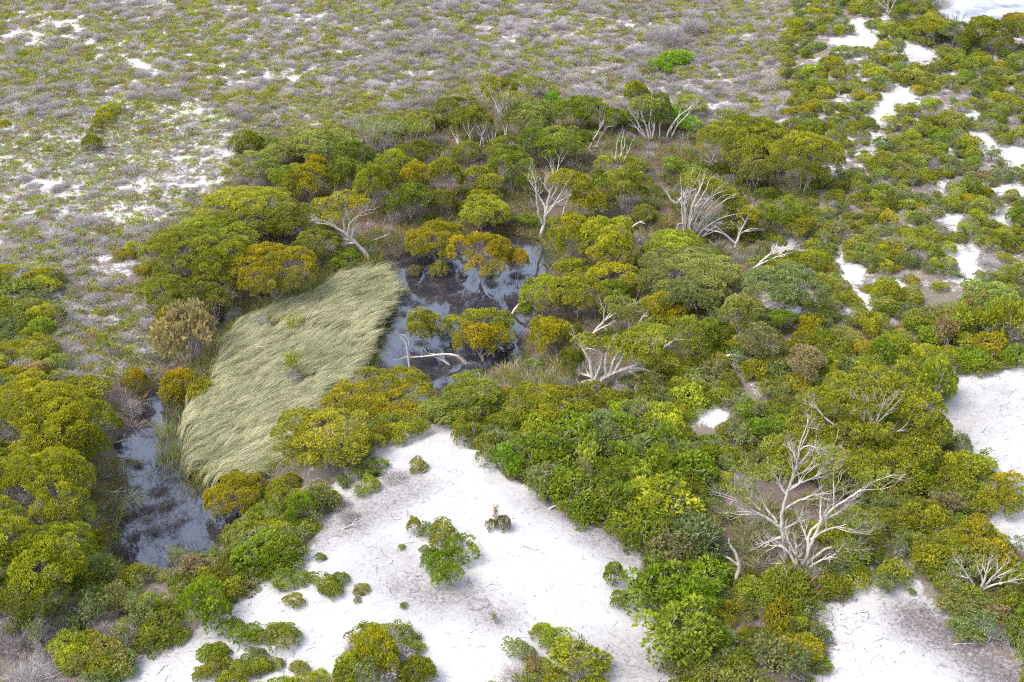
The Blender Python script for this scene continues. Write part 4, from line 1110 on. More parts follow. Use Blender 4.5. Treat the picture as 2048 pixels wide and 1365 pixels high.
SHRUBS = [
 ('olive',890,1090,75,1050,'olive','dune_shrub','upper olive clump of the largest bush on the open front dune'),
 ('broad',920,1125,70,1085,'green','dune_shrub','green clump spreading to the sunny side of the largest dune bush'),
 ('olive',878,1150,64,1105,'lush','dune_shrub','deep green clump in the middle of the largest dune bush'),
 ('broad',895,1178,66,1132,'lush','dune_shrub','lowest deep green clump of the largest dune bush'),
 ('open',862,1085,60,1050,'sage','dune_shrub','loose grey green sprays at the back of the largest dune bush'),
 ('olive',850,1105,26,1092,'green','dune_shrub','tiny green tuft close beside the largest dune bush'),
 ('olive',828,1072,36,1040,'olive','dune_shrub','small round bush with a grey foot alone on the sand above the largest dune bush'),
 ('sparse',990,1060,26,1016,'rust','dune_shrub','thin reddish sprig standing on the open sand'),
 ('olive',1006,1062,30,1035,'brown','dune_shrub','small brown green clump beside the reddish sprig'),
 ('olive',984,1062,24,1040,'olive','dune_shrub','little olive clump at the foot of the reddish sprig'),
 ('broad',1225,1175,44,1134,'green','dune_shrub','green bush near the eastern edge of the front dune'),
 ('olive',1240,1215,40,1185,'lush','dune_shrub','narrow deep green bush below the green bush of the dune edge'),
 ('olive',1256,1200,16,1188,'lush','dune_shrub','tiny dot of green beside the narrow deep green bush'),
 ('sparse',990,1250,34,1228,'green','dune_shrub','sparse sprawling green plant on the lower open sand'),
 ('olive',722,1185,34,1172,'olive','dune_shrub','low flat olive mat on the sand west of the largest dune bush'),
 ('olive',715,1205,18,1195,'olive','dune_shrub','small olive dot under the low flat mat'),
 ('olive',808,1218,16,1206,'green','dune_shrub','tiny green sprig on the grey humus band'),
 ('olive',802,1100,18,1090,'green','dune_shrub','tiny bush on the stained sand near the round grey footed bush'),
 ('olive',838,942,48,920,'olive','dune_shrub','grey green bush on the tangle of dead twigs high on the front dune'),
 ('olive',640,1122,22,1108,'lush','dune_shrub','small bright green ball on the sand by the twig tangle'),
 ('olive',1418,1195,22,1178,'lush','dune_shrub','small green tuft near the lush thicket at the sand corner'),
 ('olive',1824,1190,18,1178,'lush','dune_shrub','single dark green dot on the notch of sand under the bleached trees'),
 ('open',1770,1190,60,1150,'sage','dune_shrub','pale loose bush drooping onto the sand notch'),
 ('olive',418,1250,110,1165,'lush','domed_shrub','vivid green tight dome at the corner of scrub and front dune'),
 ('olive',405,1205,70,1165,'lush','domed_shrub','vivid green shoulder behind the tight green dome'),
 ('olive',602,1055,60,995,'lush','domed_shrub','vivid green rounded bush between the lower pond and the dune'),
 ('olive',555,1135,95,1080,'lush','domed_shrub','flat topped vivid green bush at the pond side of the dune'),
 ('olive',580,1110,60,1070,'lush','domed_shrub','vivid green bush joined to the flat topped one'),
 ('olive',497,312,62,265,'green','domed_shrub','dark green round bush alone at the sandy corner of the heath'),
 ('broad',372,735,116,628,'brown','brown_crowned_shrub','brown crowned twiggy bush at the side of the reed bed'),
 ('broad',345,700,66,632,'yellow','brown_crowned_shrub','yellow green leafy side of the brown crowned bush'),
 ('sparse',395,725,85,640,'brown','brown_crowned_shrub','bare brown twigs filling the reed side of the brown crowned bush'),
 ('olive',357,808,70,748,'orange','orange_shrub','bright orange topped small tree with a white forked trunk at the pond inlet'),
 ('olive',400,808,62,762,'gold','orange_shrub','gold brown half of the forked small tree touching the reeds'),
 ('olive',273,786,48,740,'orange','orange_shrub','small golden dome bush at the end of a fallen pole'),
 ('sparse',592,686,52,628,'yellow','reed_bed_shrub','yellow green sapling growing in the middle of the reed bed'),
 ('olive',592,690,44,668,'green','reed_bed_shrub','low green skirt at the foot of the reed bed sapling'),
 ('sparse',583,785,66,712,'yellow','reed_bed_shrub','sparse twiggy bush in the lower reed bed'),
 ('grey',583,788,62,735,'silver','reed_bed_shrub','grey twig ball under the sparse bush of the lower reed bed'),
 ('grey',470,655,50,612,'silver','dead_shrub','pale pinkish dead bush at the water edge of the reed bed'),
 ('grey',525,680,50,622,'silver','dead_shrub','white dead bush standing inside the reed bed'),
 ('sparse',728,545,22,515,'yellow','reed_bed_shrub','thin yellow sprout at the tip of the reed bed'),
 ('broad',1340,135,60,108,'lime','lime_shrub','vivid lime green bush under the brown dead trees on the heath'),
 ('broad',1318,150,52,122,'lime','lime_shrub','vivid lime green bush left of its twin on the heath'),
 ('broad',1362,130,50,105,'lime','lime_shrub','vivid lime green bush right of its twin on the heath'),
 ('broad',1372,262,56,238,'lime','lime_shrub','lime green bush behind the swept pair of white stems'),
 ('broad',1345,255,46,222,'lime','lime_shrub','lime green bush between the white stems on the heath edge'),
 ('broad',1105,215,40,190,'lime','lime_shrub','lime green bush under the white twigged dead tree of the heath rim'),
 ('broad',1090,230,36,206,'lime','lime_shrub','small lime green bush behind the large pale domed tree'),
 ('olive',222,232,50,212,'gold','heath_island_shrub','golden olive bush alone on the sandy heath'),
 ('olive',205,250,40,228,'gold','heath_island_shrub','second golden bush of the row on the sandy heath'),
 ('olive',193,268,30,250,'olive','heath_island_shrub','third olive bush of the row on the sandy heath'),
 ('olive',183,305,42,272,'olive','heath_island_shrub','lower olive bush of the row on the sandy heath'),
 ('olive',8,268,30,242,'gold','heath_island_shrub','golden bush cut by the frame beside the sandy heath'),
 ('olive',268,512,44,488,'gold','heath_island_shrub','golden bush on the heath by the green grove'),
 ('olive',250,520,36,502,'gold','heath_island_shrub','low golden bush next to the one by the green grove'),
 ('sparse',220,720,72,660,'olive','heath_island_shrub','black stemmed olive bush on the white sand patch west of the pond'),
 ('grey',850,110,56,76,'grey','dead_shrub','round mauve grey dead bush standing out on the upper heath'),
 ('grey',1345,95,80,48,'grey','dead_shrub','large brown grey dead tree crown above the lime green bushes'),
 ('grey',1385,70,80,30,'grey','dead_shrub','second large brown grey dead crown at the top of the heath'),
 ('grey',1310,85,60,55,'grey','dead_shrub','lower brown grey dead crown left of the large one'),
 ('open',1930,690,80,620,'yellow','mottled_shrub','yellow leaved twiggy bush at the western half of the mottled clump'),
 ('open',1985,695,85,615,'yellow','mottled_shrub','yellow and white twigged bush at the core of the mottled clump'),
 ('open',2025,690,80,610,'yellow','mottled_shrub','pale branched yellow bush at the frame side of the mottled clump'),
 ('open',1955,660,80,598,'rust','mottled_shrub','rust tipped top of the mottled clump under the long pale dome'),
 ('open',1895,700,70,640,'brown','mottled_shrub','brown loose bush at the low west end of the mottled clump'),
 ('broad',1860,830,80,735,'yellow','dune_edge_shrub','bright yellow green bush at the corner of the eastern sand'),
 ('broad',1885,800,60,745,'lush','dune_edge_shrub','green hanging bush at the lip of the eastern sand'),
 ('broad',1960,745,70,712,'yellow','dune_edge_shrub','yellow green bush trailing over the upper lip of the eastern sand'),
 ('broad',2030,735,60,700,'lush','dune_edge_shrub','dark green bush at the frame edge above the eastern sand'),
 ('open',790,1345,120,1300,'silver','dune_edge_shrub','bare white stems inside the round bush at the bottom of the dune'),
 ('open',1540,1350,120,1280,'sage','dune_edge_shrub','large pale feathery bush at the bottom beside the lower sand'),
 ('open',1585,1365,90,1300,'sage','dune_edge_shrub','second pale feathery bush against the lower sand'),
 ('open',230,1240,90,1180,'sage','dune_edge_shrub','grey green bush with white branches below the lower pond'),
 ('open',280,1265,80,1200,'sage','dune_edge_shrub','white branched bush between the lower pond and the sand corner'),
 ('open',185,1260,80,1200,'sage','dune_edge_shrub','white branched bush beside the western grove'),
]
SHRUBS += [
 ('olive',802,888,58,848,'yellow','dune_edge_shrub','yellow green bush tucked against the west shoulder of the sand apex'),
 ('olive',922,880,50,842,'olive','dune_edge_shrub','olive bush tucked against the east shoulder of the sand apex'),

 ('grey',30,1265,80,1225,'grey','dead_shrub','tangled grey dead bush at the frame edge below the western grove'),
 ('grey',75,1285,80,1240,'silver','dead_shrub','silvery dead bush second from the frame edge below the western grove'),
 ('grey',25,1310,70,1270,'grey','dead_shrub','low grey dead bush in the corner below the western grove'),
 ('grey',120,1275,60,1235,'grey','dead_shrub','grey dead bush next to the white branched bushes'),
 ('sparse',80,1320,70,1250,'sage','dead_shrub','nearly bare white branched bush among the grey dead bushes of the corner'),
 ('sparse',1130,930,64,868,'sage','dune_edge_shrub','bleached crooked bush rising over the lush thicket edge near the sand'),
 ('sparse',1165,985,60,925,'sage','dune_edge_shrub','pale twigged bush leaning out over the humus band of the front dune'),
 ('grey',700,1045,60,1015,'silver','dead_shrub','silver twig mat on the pond side slope of the front dune'),
 ('grey',790,965,70,940,'silver','dead_shrub','pale twig mat under the grey green bush high on the front dune'),
 ('sparse',1060,1355,70,1310,'rust','dune_shrub','reddish brown loose bush at the bottom edge of the front dune'),
 ('sparse',1150,1365,60,1320,'brown','dune_shrub','brown loose bush at the bottom edge beside the olive clump'),

 ('olive',770,892,62,850,'olive','dune_edge_shrub','olive bush at the pond side of the front sand apex'),
 ('olive',742,915,60,872,'yellow','dune_edge_shrub','yellow green bush second down the pond side edge of the front sand'),
 ('olive',712,940,62,895,'olive','dune_edge_shrub','olive bush third down the pond side edge of the front sand'),
 ('broad',835,872,54,838,'yellow','dune_edge_shrub','yellow bush right behind the front sand apex'),
 ('olive',938,892,54,850,'green','dune_edge_shrub','green bush at the eastern shoulder of the front sand apex'),
 ('olive',972,922,60,872,'olive','dune_edge_shrub','olive bush second down the eastern edge of the front sand'),
 ('broad',1012,958,70,900,'lush','dune_edge_shrub','deep green bush third down the eastern edge of the front sand'),
 ('olive',752,1352,100,1270,'gold','dune_shrub','golden olive top of the round mound at the bottom of the dune'),
 ('olive',720,1375,90,1310,'olive','dune_shrub','olive western side of the round mound at the bottom of the dune'),
 ('olive',835,1375,70,1320,'olive','dune_shrub','olive eastern side of the round mound at the bottom of the dune'),
 ('olive',745,1290,70,1255,'gold','dune_shrub','small golden bush behind the round mound at the bottom of the dune'),
]
SHRUB_AT = [place_shrub(t, i) for i, t in enumerate(SHRUBS)]

# ------------------------------------------------------------------ scatter
OCC = np.array(TREE_AT + SHRUB_AT + BASES)
rs = np.random.default_rng(11)

def cand(space, x0=-80, x1=80, y0=42, y1=192, jit=.48):
    gx, gy = np.meshgrid(np.arange(x0, x1, space), np.arange(y0, y1, space))
    x = (gx + rs.uniform(-jit, jit, gx.shape) * space).ravel(); y = (gy + rs.uniform(-jit, jit, gx.shape) * space).ravel()
    z = Zf(x, y); u, v, d = project(x, y, z)
    ok = (u > -140) & (u < 2190) & (v > -90) & (v < 1760)
    return [a[ok] for a in (x, y, z, u, v, d)]

def trunk_dist(x, y, extra=0):
    m = np.full(len(x), 1e9)
    for (a, b, r) in OCC: m = np.minimum(m, np.hypot(x - a, y - b) / r)
    return m

# areas used in the wording of the labels
AREAS = [
 ('in the grey corner below the western grove', [(-200,1215),(110,1222),(150,1290),(105,1400),(-200,1500)]),
 ('in the lush thicket beside the front dune', LUSH),
 ('on the western edge by the big golden grove', [(-200,540),(120,560),(130,790),(60,800),(-200,800)]),
 ('between the lower pond and the front dune', [(-200,1140),(230,1150),(450,1100),(560,990),(700,900),(820,850),(800,1000),(650,1130),(400,1330),(200,1500),(-200,1500)]),
 ('around the bleached trees by the sand notch', [(1380,940),(1850,900),(1880,1160),(1640,1230),(1400,1240)]),
 ('on the scrub point below the bleached trees', [(1270,1200),(1640,1200),(1720,1500),(1270,1500)]),
 ('on the bank east of the lower sand', [(1800,1060),(2300,1060),(2300,1500),(1960,1500)]),
 ('in the scrub around the giant tree', [(1380,690),(1900,690),(1910,960),(1380,960)]),
 ('on the dune crest behind the front sand apex', [(800,740),(1400,740),(1400,960),(800,960)]),
 ('around the small eastern sand patches', [(1480,400),(2300,400),(2300,720),(1480,720)]),
 ('on the far ridge toward the lake', [(1500,-200),(2300,-200),(2300,410),(1500,410)]),
 ('on the clumps standing in the front dune sand', [(350,1200),(1300,1050),(1340,1500),(350,1500)]),
 ('on the brown floor of the wetland', WET),
 ('on the sandy heath', SANDY_HEATH),
 ('on the low ground between heath and pond', HEATH_LOW),
 ('on the near heath beside the green grove', [(-200,330),(500,330),(500,560),(-200,560)]),
] + [(nm, [(a,v0_),(b,v0_),(b,v1_),(a,v1_)]) for v0_, v1_, names in (
 (-300, 125, ('at the far heath corner with sand patches', 'on the far heath west of the round mauve bush', 'around the round mauve bush of the far heath', 'on the far heath behind the pale umbrella tree', 'around the lime green bushes of the heath')),
 (125, 420, ('along the upper rim of the sandy heath', 'on the heath between sand and pale grove rim', 'on the heath behind the silver thicket', 'on the heath behind the white twigged tree', 'between the heath edge thicket and the dune scrub')))
 for (a, b), nm in zip(((-300,350),(350,700),(700,1000),(1000,1270),(1270,1700)), names)] + [
]
def area_of(u, v):
    for n, p in AREAS:
        if inpoly(np.array([u]), np.array([v]), p)[0]: return n
    return 'in the eastern scrub by the sand'

def gn_stuff(name, label, protos, rows, cat_kind='stuff', zfac=1.0):
    """one object that scatters copies of the plants over the given points"""
    if not len(rows): return
    x, y, z, rot, sx, sz, idx, tint, tip = rows
    me = bpy.data.meshes.new(name)
    n = len(x); me.vertices.add(n)
    me.vertices.foreach_set('co', np.stack([x, y, z], 1).astype(np.float32).ravel())
    def at(nm, ty, arr, key='value'):
        a = me.attributes.new(nm, ty, 'POINT'); a.data.foreach_set(key, np.asarray(arr).ravel())
    at('rotv', 'FLOAT_VECTOR', np.stack([0 * x, 0 * x, rot], 1).astype(np.float32), 'vector')
    at('scl', 'FLOAT_VECTOR', np.stack([sx * np.exp(.15 * np.sin(rot * 7)), sx * np.exp(-.15 * np.sin(rot * 7)), sz], 1).astype(np.float32), 'vector')
    at('idx', 'INT', idx.astype(np.int32))
    at('tint', 'FLOAT_COLOR', np.concatenate([tint, np.ones((n, 1))], 1).astype(np.float32), 'color')
    at('tip', 'FLOAT_COLOR', np.concatenate([tip, np.ones((n, 1))], 1).astype(np.float32), 'color')
    col = bpy.data.collections.new(name + '_sources')
    for k, mes in enumerate(protos):
        # stems and foliage of one plant joined in one source mesh
        o = bpy.data.objects.new('%s_source_%02d' % (name, k), mes); col.objects.link(o)
    ob = link(name, me)
    ng = bpy.data.node_groups.new(name, 'GeometryNodeTree')
    ng.interface.new_socket('Geometry', in_out='INPUT', socket_type='NodeSocketGeometry')
    ng.interface.new_socket('Geometry', in_out='OUTPUT', socket_type='NodeSocketGeometry')
    gi = ng.nodes.new('NodeGroupInput'); go = ng.nodes.new('NodeGroupOutput')
    ci = ng.nodes.new('GeometryNodeCollectionInfo'); ci.inputs['Collection'].default_value = col
    ci.inputs['Separate Children'].default_value = True; ci.inputs['Reset Children'].default_value = True
    ip = ng.nodes.new('GeometryNodeInstanceOnPoints'); ip.inputs['Pick Instance'].default_value = True
    def na(nm, ty):
        k = ng.nodes.new('GeometryNodeInputNamedAttribute'); k.data_type = ty; k.inputs['Name'].default_value = nm; return k.outputs[0]
    er = ng.nodes.new('FunctionNodeEulerToRotation')
    L = ng.links.new
    L(gi.outputs[0], ip.inputs['Points']); L(ci.outputs[0], ip.inputs['Instance'])
    L(na('idx', 'INT'), ip.inputs['Instance Index']); L(na('rotv', 'FLOAT_VECTOR'), er.inputs[0]); L(er.outputs[0], ip.inputs['Rotation'])
    L(na('scl', 'FLOAT_VECTOR'), ip.inputs['Scale']); L(ip.outputs[0], go.inputs[0])
    md = ob.modifiers.new('scatter', 'NODES'); md.node_group = ng
    return tag(ob, label, kind=cat_kind)

def join_mesh(name, mes):
    """merge the part meshes of a plant into one (for the scattered mass)"""
    V, Q, C, M, mats, n = [], [], [], [], [], 0
    for k, m in enumerate(m for m in mes if m is not None):
        nv = len(m.vertices); co = np.empty(nv * 3, np.float32); m.vertices.foreach_get('co', co)
        q = np.empty(len(m.loops), np.int32); m.loops.foreach_get('vertex_index', q)
        c = np.empty(nv * 4, np.float32); m.color_attributes['col'].data.foreach_get('color', c)
        V.append(co); Q.append(q + n); C.append(c); M.append(np.full(len(q) // 4, k)); mats.append(m.materials[0]); n += nv
    me = bpy.data.meshes.new(name)
    V = np.concatenate(V); Q = np.concatenate(Q)
    me.vertices.add(n); me.vertices.foreach_set('co', V); me.loops.add(len(Q)); me.loops.foreach_set('vertex_index', Q)
    me.polygons.add(len(Q) // 4); me.polygons.foreach_set('loop_start', np.arange(0, len(Q), 4, dtype=np.int32))
    for m in mats: me.materials.append(m)
    me.polygons.foreach_set('material_index', np.concatenate(M).astype(np.int32))
    at = me.color_attributes.new('col', 'FLOAT_COLOR', 'POINT'); at.data.foreach_set('color', np.concatenate(C))
    me.update(calc_edges=True)
    return me
JOINED = {k: [join_mesh(k + '_mass', p[2]) for p in PROTO[k]] for k in ('olive', 'broad', 'open', 'sparse', 'grey', 'tuft', 'sedge')}

TINTS = list(TINT)
def emit(kind, name, massname, masslabel, look, group, x, y, R, H, tint, limit=285, indiv=True):
    """largest-looking plants as things of their own, the rest as one mass"""
    n = len(x); z = Zf(x, y); u, v, d = project(x, y, z + H * .5)
    rng = np.random.default_rng(len(name) * 77 + n)
    pr = PROTO[kind]
    asp = np.exp(.16 * rng.normal(size=n)); idx = rng.integers(0, len(pr), n); rot = rng.uniform(0, 6.28, n)
    inside = (u > -10) & (u < 2058) & (v > -10) & (v < 1378)
    score = np.where(inside, R / d, 0)
    order = np.argsort(-score)
    real = order[:limit] if indiv else order[:0]
    real = real[inside[real]] if len(real) else real
    rest = np.setdiff1d(order, real)
    med = np.median(score[real]) if len(real) else 0
    for i in real:
        p = pr[idx[i]]
        root = empty(name, (x[i], y[i], z[i] - .03), rot[i], (R[i] / p[0] * asp[i], R[i] / p[0] / asp[i], H[i] / p[1]))
        tn = tint[i]
        size = 'large' if R[i] > 1.25 else 'small' if R[i] < .85 else 'medium'
        tag(root, '%s %s %s %s' % (size, {'olive': 'olive yellow', 'dark': 'dark olive', 'gold': 'golden', 'yellow': 'bright yellow green', 'lush': 'deep green', 'sage': 'grey green', 'pale': 'pale green',
             'green': 'mid green', 'rust': 'rust coloured', 'brown': 'brownish', 'grey': 'mauve grey', 'silver': 'silver grey', 'lime': 'lime green', 'heath': 'yellow green', 'orange': 'orange'}[tn], look, area_of(u[i], v[i] + 4)), 'shrub', group)
        for nm, me in zip(PART_NAMES[kind], p[2]):
            if me is None: continue
            o = link(nm, me, root)
            if me.materials[0] is M_LEAF: set_tint(o, tn, rng, .12)
    if len(rest):
        i = rest
        k = (1 + .12 * rng.normal(size=(len(i), 1))) * (1 + (.015 if kind == 'grey' else .05) * rng.normal(size=(len(i), 3)))
        ta = np.clip(np.array([TINT[t][0] for t in tint[i]]) * k, .003, .8); tb = np.clip(np.array([TINT[t][1] for t in tint[i]]) * k, .003, .8)
        r0 = np.array([p[0] for p in pr])[idx[i]]; h0 = np.array([p[1] for p in pr])[idx[i]]
        gn_stuff(massname, masslabel, JOINED[kind], (x[i], y[i], z[i] - .03, rot[i], R[i] / r0, H[i] / h0, idx[i], ta, tb))

def pick(rng, n, names, probs):
    return np.array(names)[rng.choice(len(names), n, p=np.array(probs) / sum(probs))]

GREYC = [(-150,1215),(110,1222),(150,1290),(105,1400),(-150,1420)]     # corner of grey dead brush
def scatter():
    # --- dense scrub of the dunes
    x, y, z, u, v, d = cand(1.02)
    n = len(x)
    sand = any_poly(u, v, SAND); isle = any_poly(u, v, ISLES); heath = any_poly(u, v, [HEATH, HEATH_LOW]); wet = inpoly(u, v, WET); lush = inpoly(u, v, LUSH)
    water = any_poly(u, v, [WATER_UP, WATER_LOW, WATER_MID, LAKE, REEDS])
    west = inpoly(u, v, AREAS[2][1])
    td = trunk_dist(x, y)
    base = ~heath & ~wet & ~water & (~sand | isle) | (west & ~water)
    # plants near the sand edge must not spill too far over it
    keep = base & (td > .55)
    for oy, ox in ((1.3, 0), (.5, .6), (.5, -.6), (2.2, 0)):          # keep the open sand visible behind the plants
        pu, pv, _ = project(x + ox, y + oy, Zf(x + ox, y + oy))
        keep &= ~(any_poly(pu, pv, SAND) & ~any_poly(pu, pv, ISLES) & ~(isle & sand) & (rs.uniform(size=n) < (.62 if oy < 2 else .3)))
    keep &= ~(isle & sand & (rs.uniform(size=n) < .25))
    gap = fbm(x / 3.2, y / 3.2, 5)
    ridge = (u > 1500) & (v < 640) & ~lush
    keep &= ~(ridge & (gap < .345)) & ~((gap < .27) & ~lush)
    keep &= ~any_poly(u, v, CLEAR) & ~inpoly(u, v, GREYC)
    x, y, u, v, lush, isle, ridge = [a[keep] for a in (x, y, u, v, lush & ~sand, isle, ridge)]
    n = len(x)
    t1 = fbm(x / 7, y / 7, 61); t2 = fbm(x / 5, y / 5, 73); q = rs.uniform(size=n)
    kind = np.full(n, 'olive', dtype='<U6')
    strip = inpoly(u, v, AREAS[3][1])
    kind = np.where(q < np.where(strip, .35, np.where(ridge, .27, .20)) * (t1 / .5), 'open', kind)
    kind = np.where((q > .80) & (t2 > .42), 'broad', kind)
    kind = np.where((q > np.where(ridge, .84, .93)) & (t2 < .55), 'grey', kind)
    ql = rs.uniform(size=n)
    kind = np.where(lush, np.where(ql < .60, 'broad', np.where(ql < .84, 'open', 'olive')), kind)
    kind = np.where(rs.uniform(size=n) < np.where(lush, .17, np.where(strip, .12, .07)), 'sparse', kind)
    tint = pick(rs, n, ['olive', 'yellow', 'gold', 'dark', 'green', 'pale', 'rust', 'sage', 'lush'], [.30, .25, .10, .05, .11, .14, .02, .08, .04])
    tint = np.where(ridge & (rs.uniform(size=n) < .35), pick(rs, n, ['pale', 'yellow', 'sage'], [.5, .3, .2]), tint)
    tint = np.where((kind == 'sparse') & ~lush, pick(rs, n, ['sage', 'pale', 'green'], [.4, .35, .25]), tint)
    tint = np.where(kind == 'open', pick(rs, n, ['sage', 'pale', 'green', 'olive', 'brown'], [.4, .3, .15, .1, .05]), tint)
    tint = np.where(kind == 'broad', pick(rs, n, ['green', 'lush', 'yellow', 'sage'], [.35, .3, .2, .15]), tint)
    tint = np.where(lush, pick(rs, n, ['lush', 'green', 'yellow', 'sage'], [.52, .24, .12, .12]), tint)
    tint = np.where(kind == 'grey', pick(rs, n, ['grey', 'silver'], [.5, .5]), tint)
    R = np.clip(.92 + .24 * rs.normal(size=n) + .5 * (t1 - .5), .45, 1.7)
    R = np.where(lush, R * 1.2, R); R = np.where(isle, R * .85, R)
    R = np.where(ridge, R * .82, R)
    H = R * rs.uniform(.75, 1.15, n) * np.where(lush, 1.25, 1) * np.where(kind == 'sparse', 1.45, 1)
    # grey heath bushes and open ground of the heath
    hx, hy, hz, hu, hv, hd = cand(1.28)
    hh = any_poly(hu, hv, [HEATH, HEATH_LOW]) & ~inpoly(hu, hv, AREAS[2][1]) & (trunk_dist(hx, hy) > .7)
    gc = inpoly(hu, hv, GREYC); hh |= gc
    sandy = inpoly(hu, hv, SANDY_HEATH)
    dens = fbm(hx / 9, hy / 9, 91)
    dens2 = dens + np.where(hu > 700, .16, 0) - np.where(sandy, .2, 0) + np.where(inpoly(hu, hv, HEATH_LOW), .12, 0) - np.where((hv < 110) & (hu < 420), .06, 0)
    dens2 = np.where(gc, .9, dens2)
    hk = hh & (rs.uniform(size=len(hx)) < np.clip((dens2 - .34) * 4.2, .04, .95))
    hx, hy, hu, hv = [a[hk] for a in (hx, hy, hu, hv)]; m = len(hx)
    hR = np.clip(.74 + .3 * rs.normal(size=m), .3, 1.7); hR = np.where(gc[hk], hR * 1.45, hR); hH = hR * rs.uniform(.5, .85, m)
    ht = pick(rs, m, ['grey', 'silver'], [.65, .35])
    # undergrowth of the wetland floor
    wx, wy, wz, wu, wv, wd = cand(1.55)
    ww = inpoly(wu, wv, WET) & ~any_poly(wu, wv, CLEAR) & ~any_poly(wu, wv, [WATER_UP, WATER_LOW, WATER_MID, REEDS]) & (trunk_dist(wx, wy) > .35)
    eastw = wu > 1180
    wk = ww & (rs.uniform(size=len(wx)) < np.where(eastw, .62, .33))
    wx, wy, wu, wv = [a[wk] for a in (wx, wy, wu, wv)]; k = len(wx)
    wkind = np.where(rs.uniform(size=k) < np.where(wu > 1180, .42, .62), 'grey', np.where(rs.uniform(size=k) < .5, 'olive', 'open'))
    wt_ = np.where(wkind == 'grey', pick(rs, k, ['grey', 'brown'], [.75, .25]), pick(rs, k, ['sage', 'green', 'dark', 'lush'], [.4, .25, .2, .15]))
    wR = np.clip(.8 + .2 * rs.normal(size=k), .4, 1.3); wH = wR * rs.uniform(.6, 1.0, k)
    X = np.concatenate([x, hx, wx]); Y = np.concatenate([y, hy, wy]); K = np.concatenate([kind, np.full(m, 'grey'), wkind]); T = np.concatenate([tint, ht, wt_])
    RR = np.concatenate([R, hR, wR]); HH = np.concatenate([H, hH, wH])
    for kd, nm, mn, ml, look, grp in (
        ('olive', 'domed_shrub', 'dune_scrub', 'dense low domed scrub covering the far dunes', 'domed shrub', 'domed shrubs of the dune scrub'),
        ('broad', 'leafy_shrub', 'leafy_scrub', 'broad leaved scrub scattered over the far dunes', 'broad leaved shrub', 'leafy shrubs of the dune scrub'),
        ('open', 'pale_branched_shrub', 'pale_branched_scrub', 'loose pale branched scrub scattered over the far dunes', 'pale branched shrub', 'pale branched shrubs of the dune scrub'),
        ('sparse', 'white_twigged_shrub', 'white_twigged_scrub', 'nearly bare white twigged scrub scattered over the far dunes', 'bare twigged shrub', 'white twigged shrubs of the dune scrub'),
        ('grey', 'dead_heath_bush', 'dead_heath_scrub', 'leafless grey heath bushes covering the far plain', 'leafless bush', 'leafless twiggy bushes of heath and wetland')):
        s = K == kd
        emit(kd, nm, mn, ml, look, grp, X[s], Y[s], RR[s], HH[s], T[s])
    # --- low green cover of the heath
    gx, gy, gz, gu, gv, gd = cand(.55)
    hh = any_poly(gu, gv, [HEATH, HEATH_LOW])
    sandy = inpoly(gu, gv, SANDY_HEATH)
    dn = fbm(gx / 1.15, gy / 1.15, 15) + .62 * fbm(gx / 8, gy / 8, 33) - .31
    thr = np.where(sandy, .47, .405) + np.where((gv < 110) & (gu < 300), .03, 0) + np.where(inpoly(gu, gv, HEATH_LOW), .07, 0)
    gk = hh & ((dn > thr) | (sandy & (rs.uniform(size=len(dn)) < .30)))
    gx, gy = gx[gk], gy[gk]; n = len(gx); gu = gu[gk]
    gt = pick(rs, n, ['heath', 'yellow', 'olive', 'green', 'pale', 'brown', 'grey'], [.36, .07, .08, .08, .08, .08, .25])
    gR = rs.uniform(.25, .62, n) * np.where(sandy[gk], .8, 1); gH = gR * rs.uniform(.7, 1.3, n)
    emit('tuft', 'heath_tuft', 'heath_ground_cover', 'low green and grey tufts covering the sandy heath', '', '', gx, gy, gR, gH * .7, gt, indiv=False)
    # --- sedges on the wetland floor, on the pond margins and among the scrub
    sx, sy, sz, su, sv, sd = cand(.55)
    wetz = inpoly(su, sv, WET) | any_poly(su, sv, CLEAR[:1]); wat = any_poly(su, sv, [WATER_UP, WATER_LOW, WATER_MID])
    arm = inpoly(su, sv, [(1000,440),(1110,455),(1125,560),(1075,575),(1050,520),(990,480)]) | inpoly(su, sv, [(720,470),(860,460),(850,505),(770,530),(730,530)]) | \
          inpoly(su, sv, [(1010,740),(1150,720),(1150,800),(1010,800)]) | inpoly(su, sv, [(160,930),(262,920),(262,1040),(225,1160),(170,1170)]) | inpoly(su, sv, [(1470,1060),(1600,1040),(1600,1150),(1480,1160)])
    pr_ = np.where(arm & ~wat, .75, np.where(arm & wat, .5, np.where(wetz & ~wat, .22, 0)))
    rim = blur(r_mask, 1.1)[np.clip(((sy - GY[0]) / STEP).round().astype(int), 0, len(GY) - 1), np.clip(((sx - GX[0]) / STEP).round().astype(int), 0, len(GX) - 1)]
    rim = (rim > .10) & (rim < .55) & (rs.uniform(size=len(sx)) < .55)
    kk = ((rs.uniform(size=len(sx)) < pr_) & ~inpoly(su, sv, REEDS)) | rim
    sx, sy, rim = sx[kk], sy[kk], rim[kk]; n = len(sx)
    st = pick(rs, n, ['dark', 'brown', 'grey', 'heath', 'sage'], [.25, .27, .2, .15, .13])
    st = np.where(rim, pick(rs, n, ['heath', 'pale', 'sage'], [.5, .3, .2]), st)
    sR = rs.uniform(.35, .6, n); emit('sedge', 'sedge_tuft', 'sedges', 'brown and green sedge tufts on the wetland floor and pond margin', '', '', sx, sy, sR, rs.uniform(.4, .9, n) * np.where(rim, 1.7, 1), st, indiv=False)
    # --- brush drowned in the pond
    bx, by, bz, bu, bv, bd = cand(.8)
    bk = any_poly(bu, bv, [WATER_UP, WATER_LOW]) & (rs.uniform(size=len(bx)) < np.clip((fbm(bx / 2.4, by / 2.4, 44) - .44) * 6, .03, .8))
    bx, by = bx[bk], by[bk]; n = len(bx)
    bR = rs.uniform(.35, .9, n)
